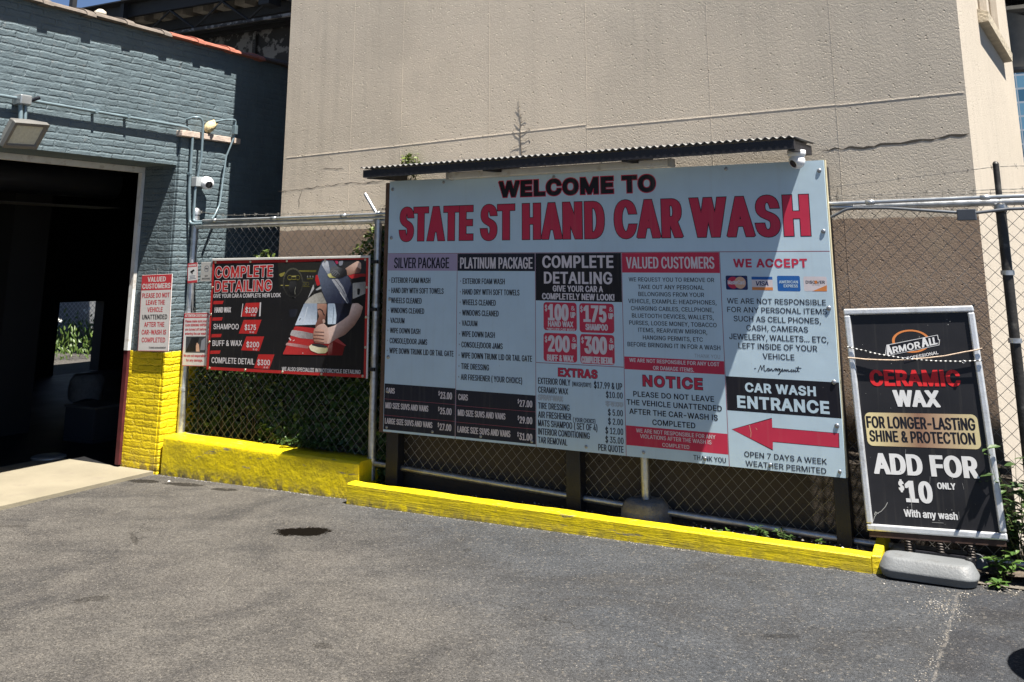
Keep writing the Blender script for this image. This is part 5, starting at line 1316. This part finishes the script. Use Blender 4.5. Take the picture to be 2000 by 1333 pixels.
c.text("PROFESSIONAL", f7(640, 0)[0], f7(0, 905)[1], f7(0, 955)[1], f7(1195, 0)[0], S_WHT, 4, (.20, .16, 1.02), yr=f7(0, 848)[1], shear=.1)
# scuffs and flaked spots on the print
S_SC = print_mat("poster_scratch", (.34, .34, .33))
random.seed(3)
for _ in range(34):
    u, v = random.uniform(.06, W-.06), random.uniform(.06, H-.06); r = random.uniform(.0008, .0024); c.ellipse_uv(u, v, r, r*random.uniform(.7, 1.6), S_SC, 6, 6)
for _ in range(9):
    u, v = random.uniform(.08, W-.1), random.uniform(.06, H-.1); a = random.uniform(-.3, .3); L = random.uniform(.01, .04); c.stroke_uv([(u, v), (u+L*math.sin(a), v+L*math.cos(a))], .0009, S_SC, 6)
c.stroke([f1(*q) for q in ((252, 937), (243, 955), (225, 975), (205, 985), (195, 1000), (190, 1018))], .003, S_SC, 6); c.stroke([f1(*q) for q in ((212, 985), (200, 978), (196, 990))], .004, S_SC, 6)
c.stroke([f1(*q) for q in ((345, 890), (355, 925), (358, 965))], .002, S_SC, 6); c.stroke([f1(*q) for q in ((445, 1023), (495, 1026))], .0015, S_SC, 6)
c.build("poster_print", ps)
# springs
sb = O.copy()
for u in (.20, .355, .50):
    m = MB(); top = O+U*u-V*.028-c.N*.012; nturn = 6
    m.tube([(top.x+.018*math.cos(t), top.y+.018*math.sin(t), top.z-.075*t/(2*math.pi*nturn)) for t in [2*math.pi*nturn*k/72 for k in range(73)]], .0045, 6)
    m.lathe((top.x, top.y, top.z-.0), (0, 0, -1), [(0, 0), (0, .010), (.075, .010), (.075, 0)], 10)
    m.build("spring", M("dark_spring_steel", (.075, .065, .058), .5, .6), ps)
# ballast base: hollow grey plastic, rounded, slightly askew
BASE = M("grey_base_plastic", (.135, .142, .147), .5, 0, .12, 6, .002, 90, dirt=(.09, .085, .08), dscale=9)
def ballast(x0, x1, y0, y1, z0, z1, yaw=.0, nm="ballast_base"):
    m = MB(); cx_, cy_ = (x0+x1)/2, (y0+y1)/2; hx, hy = (x1-x0)/2, (y1-y0)/2; rows = []
    for z, ins in ((z0, .012), (z0+.022, .006), (z0+.030, .0), (z0+.036, -.001), (z0+.043, .002), (z1-.010, .022), (z1-.003, .030), (z1, .042)):
        r_ = []; rad = .075
        for sx, sy, a0 in ((1, 1, 0), (-1, 1, 90), (-1, -1, 180), (1, -1, 270)):
            for k in range(7):
                a = R(a0+k*15); x = sx*(hx-rad)+(rad)*math.cos(a); y = sy*(hy-rad)+rad*math.sin(a)
                L = math.hypot(x, y); fx = 1-ins/hx; fy = 1-ins/hy
                x *= fx; y *= fy
                r_.append((cx_+x*math.cos(yaw)-y*math.sin(yaw), cy_+x*math.sin(yaw)+y*math.cos(yaw), z+.0))
        rows.append(r_)
    m.grid(rows, 0, True, True); m.face(rows[-1]); m.face(rows[0][::-1]); return m.build(nm, BASE, ps)
ballast(-.966, -.500, 5.60, 5.805, gnd+.006, gnd+.100)
ballast(-.955, -.47, 5.822, 5.985, gnd+.012, gnd+.095)
for x in (-.90, -.62): m = MB(); m.box(x, x+.05, 5.63, 5.96, gnd-.002, gnd+.02); m.build("foot", M("dark_rubber_foot", (.03, .03, .03), .8), ps)
m = MB(); m.lathe((-.545, 5.755, gnd+.10), (0, 0, 1), [(0, .016), (.010, .016), (.013, .011), (.013, 0)], 14); m.build("filler_cap", M("black_filler_cap", (.02, .02, .02), .4), ps)
m = MB(); m.box(-.80, -.52, 5.79, 5.83, gnd+.05, gnd+.105); m.build("base_hinge", BLACKSTEEL, ps)
# cords round the board
def cord(name, label, pts, r, mat_, n=8, sag=0):
    t = []
    for q in pts: t.append(on_plane(q[0], q[1], O+c.N*.020, c.N))
    m = MB(); m.tube(t, r, n); o = m.build(name, mat_); return tag(o, label, "cord"), t
g = NG("black_white_braid"); xx = g.sep(g.pos)[0]
br_ = g.math('GREATER_THAN', g.math('FRACT', g.math('MULTIPLY', xx, 42)), .62)
BRAID = g.out(g.mix(br_, (.012, .012, .014), (.60, .60, .58)), .7)
a, b_ = cord("bungee_cord", "black and white flecked cord with a ring, tied across the black poster", [f1(78, 262), f1(120, 272), f1(180, 285), f7(0, 803), f7(240, 858), f7(480, 895), f7(620, 922), f7(900, 945), f7(1150, 965), f7(1560, 972), f7(1650, 968), f7(1900, 955), f1(668, 322)], .0036, BRAID)
m = MB(); rc = on_plane(*f7(1600, 975), O+c.N*.026, c.N)
m.tube([rc+U*.0075*math.cos(t)+V*.0075*math.sin(t) for t in [2*math.pi*k/16 for k in range(17)]], .0018, 6); o = m.build("ring", M("ring_steel", (.5, .5, .5), .3, .9)); o.parent = a
cord("rope", "pale tan rope tied across the black poster and knotted at its right edge", [f1(80, 309), f1(120, 312), f7(0, 935), f7(230, 945), f7(480, 950), f7(760, 935), f7(1000, 915), f7(1300, 880), f7(1600, 820), f7(1800, 785), f7(1900, 760), f1(664, 268)], .0034, M("tan_rope", (.52, .40, .30), .9, 0, .25, 60, .003, 200))
# ================================================================== plants
LEAF_IVY = leaf_mat("ivy_leaf", (.026, .060, .014), (.080, .135, .030), .2)
LEAF_WEED = leaf_mat("weed_leaf", (.045, .105, .018), (.105, .175, .040))
STEM = M("plant_stem", (.09, .10, .035), .8)
def leaf(m, p, d, up, L, w_, mi=0):
    """one folded leaf of six faces"""
    d = d.normalized(); s = d.cross(up).normalized(); n = s.cross(d).normalized()
    a = p; b_ = p+d*L*.35-n*L*.02; e = p+d*L*.72-n*L*.07; t = p+d*L-n*L*.16
    k = len(m.v)
    m.v += [tuple(a), tuple(b_+s*w_*.5+n*w_*.12), tuple(b_), tuple(b_-s*w_*.5+n*w_*.12), tuple(e+s*w_*.38+n*w_*.08), tuple(e), tuple(e-s*w_*.38+n*w_*.08), tuple(t)]
    for f in ((0, 2, 1), (0, 3, 2), (1, 2, 5, 4), (2, 3, 6, 5), (4, 5, 7), (5, 6, 7)):
        m.f.append(tuple(k+i for i in f)); m.m.append(mi); m.sm.append(False)
def rv(s=1): return Vector((random.gauss(0, 1), random.gauss(0, 1), random.gauss(0, 1)))*s
random.seed(11)
iv = thing("ivy_bush", "dark leafy creeper filling the space behind the fence under the black banner", "plant", (-5.4, 6.1, .05))
m = MB()
def dens(x, y, z):
    top = .92+.14*mnoise.noise(Vector((x*2.3, 0, 4)))
    if x > -4.75: top += (x+4.75)*2.6
    if z > top: return 0
    return (.75 if x < -5.7 else .5)+.6*mnoise.noise(Vector((x*4, y*4, z*4)))
cnt = 0
while cnt < 17000:
    x = random.uniform(-6.33, -4.30); y = random.uniform(5.995, 6.125) if x > -5.55 else random.uniform(6.03, 6.55); z = random.uniform(.06, 1.85)
    if random.random() > dens(x, y, z): continue
    d = Vector((random.gauss(0, 1), random.gauss(-.5, .7), random.gauss(-.25, .7)))
    if d.length < .1: continue
    leaf(m, Vector((x, y, z)), d, (Vector((.2, -.3, 1))+rv(.5)), random.uniform(.030, .058), random.uniform(.022, .042)); cnt += 1
# a few sprays that reach over the rail of the plinth
for _ in range(170):
    x = random.uniform(-5.25, -4.75); leaf(m, Vector((x, random.uniform(5.90, 6.02), .285+random.uniform(0, .035))), Vector((random.gauss(0, 1), -1, random.gauss(.1, .3))), Vector((0, 0, 1))+rv(.3), random.uniform(.02, .035), random.uniform(.016, .026))
for _ in range(1700):      # same ivy beside the sign post, sunlight put into its brighter leaf colour
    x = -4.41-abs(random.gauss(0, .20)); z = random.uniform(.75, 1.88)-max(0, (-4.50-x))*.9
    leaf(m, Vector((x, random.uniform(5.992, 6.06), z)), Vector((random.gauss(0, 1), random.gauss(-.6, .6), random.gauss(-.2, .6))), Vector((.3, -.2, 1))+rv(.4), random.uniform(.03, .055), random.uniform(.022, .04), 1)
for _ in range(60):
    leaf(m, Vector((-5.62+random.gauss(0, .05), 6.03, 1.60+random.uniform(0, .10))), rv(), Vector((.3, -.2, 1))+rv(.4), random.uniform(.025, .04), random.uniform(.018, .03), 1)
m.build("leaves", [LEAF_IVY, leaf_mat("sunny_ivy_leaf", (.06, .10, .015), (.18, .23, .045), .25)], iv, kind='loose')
m = MB()
for k in range(34):
    x = -6.25+k*.058+random.uniform(-.02, .02); pts = []; y = random.uniform(6.03, 6.1)
    for i in range(8): pts.append((x+.05*mnoise.noise(Vector((k, i*.6, 0))), y+.03*mnoise.noise(Vector((k, i*.6, 5))), .04+i*.125))
    m.tube(pts, [.006-.0006*i for i in range(8)], 5)
m.build("stems", M("woody_stem", (.055, .042, .028), .9), iv)
def shrub(name, label, base_pts, n_leaf, L, spread, hgt, group=None, mat_=LEAF_WEED, lean=(0, -.1, 0)):
    bx_, by_, bz_ = base_pts; t = thing(name, label, "plant", (bx_, by_, bz_), group)
    m = MB(); ms = MB(); stems = max(2, int(n_leaf/14))
    for s in range(stems):
        a = random.uniform(0, 6.28); dirv = Vector((math.cos(a)*spread+lean[0], math.sin(a)*spread*.6+lean[1], 1)).normalized(); hh = hgt*random.uniform(.55, 1.05)
        pts = [Vector((bx_, by_, bz_))+Vector((random.uniform(-.02, .02), random.uniform(-.015, .015), 0))]
        for i in range(1, 6): pts.append(pts[-1]+(dirv+Vector((0, 0, -.06*i))+rv(.08)).normalized()*hh/5)
        ms.tube(pts, [max(.0008, .0028-.0004*i) for i in range(6)], 5)
        for q in range(int(n_leaf/stems)):
            f = random.uniform(.25, 1); i = min(4, int(f*5)); p = pts[i].lerp(pts[i+1], f*5-i)
            th = random.uniform(0, 6.28); d = Vector((math.cos(th), math.sin(th), random.uniform(-.1, .6)))
            leaf(m, p, d, Vector((0, 0, 1))+rv(.25), L*random.uniform(.6, 1.2), L*random.uniform(.3, .48))
    m.build("leaves", mat_, t, kind='loose'); ms.build("stems", STEM, t); return t
random.seed(21)
DARKW = leaf_mat("dark_weed_leaf", (.030, .065, .016), (.065, .115, .03))
shrub("leafy_weed", "tall dark leafy weed behind the grey ballast base, right of the poster", (-.30, 6.0, .05), 420, .066, .34, .68, None, DARKW)
shrub("leafy_weed", "bright young weed growing in gravel at the right end of the grey base", (-.385, 5.80, .05), 60, .062, .35, .20, None, LEAF_WEED)
shrub("leafy_weed", "low pale green weed spreading on gravel beside the grey base", (-.43, 5.70, .05), 26, .05, .9, .05)
i = 0
for px, n_, L_, h_, lb in ((1490, 60, .040, .10, "low weed clump on the shaded soil, nearest the right sign post on its left"), (1535, 44, .034, .07, "small weed on the soil behind the kerb, just left of the right sign post"), (1420, 30, .030, .06, "sparse weed on the soil behind the kerb under the arrow"), (1470, 22, .026, .04, "tiny bright weed at the top edge of the yellow kerb"), (1600, 26, .030, .05, "bright weed between the right sign post and the kerb")):
    p = onY(px, 1050, 5.85 if i < 2 else 5.79); shrub("kerb_weed", lb, (p.x, 5.86 if i < 2 else 5.79, .06+gz(p.x)), n_, L_, .7, h_, "weeds in the soil strip", LEAF_WEED if i > 1 else DARKW); i += 1
random.seed(5)
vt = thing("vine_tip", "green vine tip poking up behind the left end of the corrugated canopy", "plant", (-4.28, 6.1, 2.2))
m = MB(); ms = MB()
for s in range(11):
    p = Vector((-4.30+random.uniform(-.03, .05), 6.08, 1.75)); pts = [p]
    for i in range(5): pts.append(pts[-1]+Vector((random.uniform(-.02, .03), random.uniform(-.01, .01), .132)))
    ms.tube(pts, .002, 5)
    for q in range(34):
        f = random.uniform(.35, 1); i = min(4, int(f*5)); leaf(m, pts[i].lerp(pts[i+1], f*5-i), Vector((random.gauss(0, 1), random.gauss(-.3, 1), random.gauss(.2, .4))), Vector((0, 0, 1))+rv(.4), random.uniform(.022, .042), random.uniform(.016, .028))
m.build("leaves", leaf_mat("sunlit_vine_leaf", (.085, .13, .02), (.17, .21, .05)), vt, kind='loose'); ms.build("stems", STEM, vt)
# gravel crumbs
random.seed(9)
m = MB()
def pebble(x, y, z, r):
    k = len(m.v); j = lambda: random.uniform(.65, 1.25)
    for d in ((1, 0, 0), (-1, 0, 0), (0, 1, 0), (0, -1, 0), (0, 0, .8), (0, 0, -.6)): m.v.append((x+d[0]*r*j(), y+d[1]*r*j(), z+r*.35+d[2]*r*j()))
    mi_ = random.choice((0, 0, 1, 2))
    for f in ((0, 2, 4), (2, 1, 4), (1, 3, 4), (3, 0, 4), (2, 0, 5), (1, 2, 5), (3, 1, 5), (0, 3, 5)):
        m.f.append(tuple(k+q for q in f)); m.m.append(mi_); m.sm.append(False)
for _ in range(260):
    x = random.uniform(-.95, -.1); y = random.gauss(5.62 if x < -.5 else 5.70, .05)
    if x > -.5 or y < 5.575: pebble(x, y, gz(x)+(.0), random.uniform(.002, .006))
for _ in range(230):
    x, y = random.gauss(-.64, .05), random.gauss(5.30, .06); pebble(x, y, gz(x), random.uniform(.0015, .0045))
for _ in range(170):
    t = random.random(); x = -.56-.06*t+random.gauss(0, .012+.02*(1-t)); y = 5.66-1.3*t; pebble(x, y, gz(x), random.uniform(.0015, .004))
for _ in range(380):
    x = random.uniform(-4.41, -1.0); pebble(x, 5.655+random.gauss(0, .010)-.006, gz(x), random.uniform(.0015, .0042))
for _ in range(380):
    x = random.uniform(-6.7, -4.45); pebble(x, 5.775-abs(random.gauss(0, .018)), gz(x), random.uniform(.0015, .0045))
for _ in range(500):
    x = random.uniform(-4.3, -1.05); y = random.uniform(5.775, 6.0); pebble(x, y, .05+gz(x)+.012, random.uniform(.003, .010))
for _ in range(260):
    x, y = random.uniform(-6, .2), random.uniform(3.2, 5.5); pebble(x, y, gz(x), random.uniform(.001, .003))
tag(m.build("loose_gravel", [M("pale_chip", (.20, .18, .15), .9, 0, .3, 40), M("grey_chip", (.10, .095, .09), .9, 0, .3, 40), M("white_chip", (.34, .32, .29), .9)]), kind="stuff")
m = MB(); pebble(-6.07, 5.63, gz(-6.07), .014)
tag(m.build("stone", [M("pale_stone", (.50, .48, .44), .9)]*3), "single pale stone lying on the asphalt in front of the plinth's left end", "stone")

# ================================================================== elevated railway behind the roofs
EL = thing("elevated_railway", "dark steel elevated railway deck with timber ties beyond the blue building", "railway", (-10, 13, 4))
RUST = M("peeling_black_paint", (.030, .028, .027), .7, 0, .4, 3, .004, 30, dirt=(.20, .19, .18), dscale=3.5, dlo=.50, dhi=.54)
DKS = M("dark_rail_steel", (.018, .018, .019), .65, 0, .4, 5)
TIE = M("grey_tie_timber", (.34, .30, .24), .9, 0, .3, 6, .004, 30)
ZD = 6.12
m = MB(); m.box(-45, 6, 11.98, 12.06, ZD+.02, ZD+.26); m.box(-45, 6, 11.75, 12.30, ZD+.262, ZD+.285)
m.build("edge_beam", DKS, EL)
m = MB(); m.box(-45, 6, 13.55, 13.58, ZD-1.35, ZD-.02); m.box(-45, 6, 13.42, 13.71, ZD-.02, ZD+.01); m.box(-45, 6, 13.42, 13.71, ZD-1.38, ZD-1.352)
for k in range(34): x = -44.6+k*1.5; m.box(x-.04, x+.04, 13.48, 13.549, ZD-1.351, ZD-.021)
m.build("plate_girder", RUST, EL)
m = MB(); m.box(-45, 6, 15.9, 15.94, ZD-1.35, ZD-.02); m.build("plate_girder", RUST, EL)
first = None
for k in range(62):
    x = -26+k*.52
    m = MB(); m.box(x, x+.25, 12.3, 16.6, ZD+.02, ZD+.2)
    if first is None: first = m.build("tie", TIE, EL)
    else:
        o = first.copy(); COL.objects.link(o); o.location.x += .52*k
for y in (12.75, 14.2, 15.0): m = MB(); m.box(-45, 6, y, y+.12, ZD+.202, ZD+.34); m.build("rail", DKS, EL)
m = MB(); m.box(-45, 6, 12.07, 16.6, ZD+.345, ZD+.39); m.build("light_stop_sheet", DKS, EL)  # solid sheet added above the ties to stop light through their gaps
for y in (12.55, 12.95, 13.28): m = MB(); m.box(-45, 6, y, y+.13, ZD-.17, ZD+.019); m.build("stringer", DKS, EL)
for x in (-16.4, -14.9): m = MB(); m.box(x-.05, x+.05, 11.84, 11.94, ZD-1.1, ZD+3); m.build("signal_mast", DKS, EL)
for k in range(9):        # lattice bracing under the deck edge
    x = -19+k*1.3; m = MB(); m.tube([(x, 12.02, ZD+.02), (x+.65, 12.02, ZD-.40), (x+1.3, 12.02, ZD+.02)], .028, 4); m.build("bracing", DKS, EL)
m = MB(); m.box(-20, -7, 11.99, 12.05, ZD-.45, ZD-.40); m.build("bracing_chord", RUST, EL)
m = MB()
for x in (-11.4,): m.box(x-.12, x+.12, 11.9, 12.2, ZD-.2, ZD+.6)
m.build("end_plate", DKS, EL); m = MB(); m.box(-22, -9, 11.6, 11.64, ZD+.9, ZD+.95)
m.build("handrail", DKS, EL)
for x, y in ((-16.0, 13.56), (.22, 11.3)):
    m = MB(); m.box(x-.15, x+.15, y-.16, y-.13, -.1, ZD-1.4 if y > 12 else ZD-.0); m.box(x-.15, x+.15, y+.13, y+.16, -.1, ZD-1.4 if y > 12 else ZD); m.box(x-.012, x+.012, y-.1295, y+.1295, -.1, ZD-1.4 if y > 12 else ZD)
    m.build("column", DKS, EL)
# bracket and under-structure seen past the tower's right edge
m = MB()
a = onY(1966, 22, 10.0); b_ = onY(2000, 128, 10.0)
m.prism([(a.x-.02, 10.0, b_.z-.02), (a.x+.20, 10.0, b_.z-.02), (a.x+.30, 10.0, a.z-.12), (a.x-.02, 10.0, a.z)], (0, .02, 0))
m.box(a.x-.05, a.x+.34, 9.93, 10.09, a.z-.005, a.z+.03); m.box(a.x-.02, a.x+.28, 9.93, 10.09, b_.z-.05, b_.z-.0205)
m.build("bracket", M("grey_painted_bracket", (.19, .185, .17), .6, 0, .25, 8), EL)
m = MB(); 
for b6 in ((-.3, 6, 9.6, 9.68, 4.02, 5.6), (-.3, 6, 10.2, 14, 4.9, 5.0), (-.05, 6, 9.7, 9.8, 2.62, 2.72), (-.05, 6, 9.7, 9.8, 3.02, 3.07), (-.05, 6, 9.9, 9.95, 2.28, 2.36)):
    m = MB(); m.box(*b6); m.build("cross_beam", DKS, EL)

# ================================================================== glass block far away to the right
gt = thing("glass_building", "distant blue glass building glimpsed past the tower's right edge", "building", (2, 70, 0))
g = NG("blue_glazing"); x, y, z = g.sep(g.pos)
cell = g.comb(g.math('FLOOR', g.math('DIVIDE', x, .55)), 0.0, g.math('FLOOR', g.math('DIVIDE', z, .9)))
wn = g.n("ShaderNodeTexWhiteNoise"); g.link(cell, wn.inputs[0])
lx = g.math('LESS_THAN', g.math('FRACT', g.math('DIVIDE', x, .55)), .12); lz = g.math('LESS_THAN', g.math('FRACT', g.math('DIVIDE', z, .9)), .14)
colr = g.mix(wn.outputs[0], (.03, .10, .17), (.16, .33, .45))
colr = g.mix(g.math('MAXIMUM', lx, lz), colr, (.40, .45, .48))
GLZ = g.out(colr, .15, spec=.6)
m = MB(); m.box(-2.0, 16, 70, 84, -1, 21.5); m.build("facade", GLZ, gt)
m = MB(); m.box(-2.3, 16.3, 69.7, 84.3, 21.51, 22.1); m.build("parapet", M("pale_parapet", (.4, .4, .4), .7), gt)

# ================================================================== yard behind the garage, seen through its half-open back shutter
m = MB(); m.grid([[(-40, 4, -.05), (-13.25, 4, -.05)], [(-40, 40, -.05), (-13.25, 40, -.05)]], 0, False)
tag(m.build("yard_ground", M("weedy_ground", (.07, .075, .035), .95, 0, .35, 6)), kind="structure")
random.seed(31)
wl = MB(); DAISY = M("white_flower", (.7, .7, .66), .6)
for k in range(4200):
    x = random.uniform(-19.0, -14.9); y = random.uniform(9.2, 17); hgt = random.uniform(.15, .62)
    p = Vector((x, y, -.05+hgt*random.random())); leaf(wl, p, Vector((random.gauss(0, .5), random.gauss(0, .5), 1)), Vector((1, 0, .2))+rv(.3), random.uniform(.06, .15), random.uniform(.018, .045))
for k in range(70):
    x = random.uniform(-18.5, -15.4); y = random.uniform(10, 16); z = random.uniform(.45, .72)
    for q in range(5): leaf(wl, Vector((x, y, z)), Vector((.5, math.cos(q*1.25), math.sin(q*1.25))), Vector((1, 0, .4)), .035, .022, 1)
tag(wl.build("yard_weeds", [leaf_mat("yard_leaf", (.045, .09, .015), (.10, .15, .03)), DAISY], kind='loose'), kind="stuff")
yf = thing("yard_fence", "grey mesh fence with a brown post, seen through the garage's back opening", "fence", (-19.6, 13, 0))
m = MB()
for k in range(90):
    y = 9.5+k*.11
    for s in (1, -1): m.tube([(-19.5, y, .1), (-19.5, y+s*1.9, 2.0)], .004, 3, 0, False)
m.build("mesh", M("pale_mesh", (.45, .46, .46), .5, .4), yf)
for y in (11.9, 14.2, 16.4): m = MB(); m.tube([(-19.48, y, -.05), (-19.48, y, 2.1)], .04, 10); m.build("post", M("pale_fence_post", (.48, .48, .46), .5), yf)
m = MB(); m.box(-20.1, -19.95, 13.4, 13.75, -.05, 2.4); m.build("timber_post", M("brown_timber", (.12, .06, .035), .8), yf)
yw = MB(); yw.box(-22.2, -22, 4, 30, -.05, 3); tag(yw.build("yard_wall", M("grey_render", (.14, .145, .15), .9, 0, .1, 1)), "plain grey wall closing the back yard behind the mesh fence", "wall")

# ================================================================== added drum, unseen past the frame, put there to cast the rounded corner shadow
dm = thing("shadow_drum", "unseen drum added past the right edge to throw the rounded shadow at lower right", "drum", (.32, 4.64, gz(.32)))
z0 = gz(.32); R_ = .288
m = MB(); m.lathe((.32, 4.64, z0), (0, 0, 1), [(0, 0), (0, R_), (.012, R_+.008), (.024, R_), (.28, R_), (.295, R_+.009), (.31, R_), (.57, R_), (.585, R_+.009), (.60, R_), (.868, R_)], 36)
m.build("body", M("dark_drum_paint", (.03, .035, .05), .5, .2, .3, 6, .002, 40, dirt=(.12, .06, .03), dscale=8), dm)
m = MB(); m.lathe((.32, 4.64, z0), (0, 0, 1), [(.8685, R_), (.88, R_+.010), (.892, R_), (.884, R_-.02), (.876, R_-.03), (.876, 0)], 36)
m.build("lid", M("dull_drum_lid", (.10, .10, .105), .5, .4, .25, 8), dm)
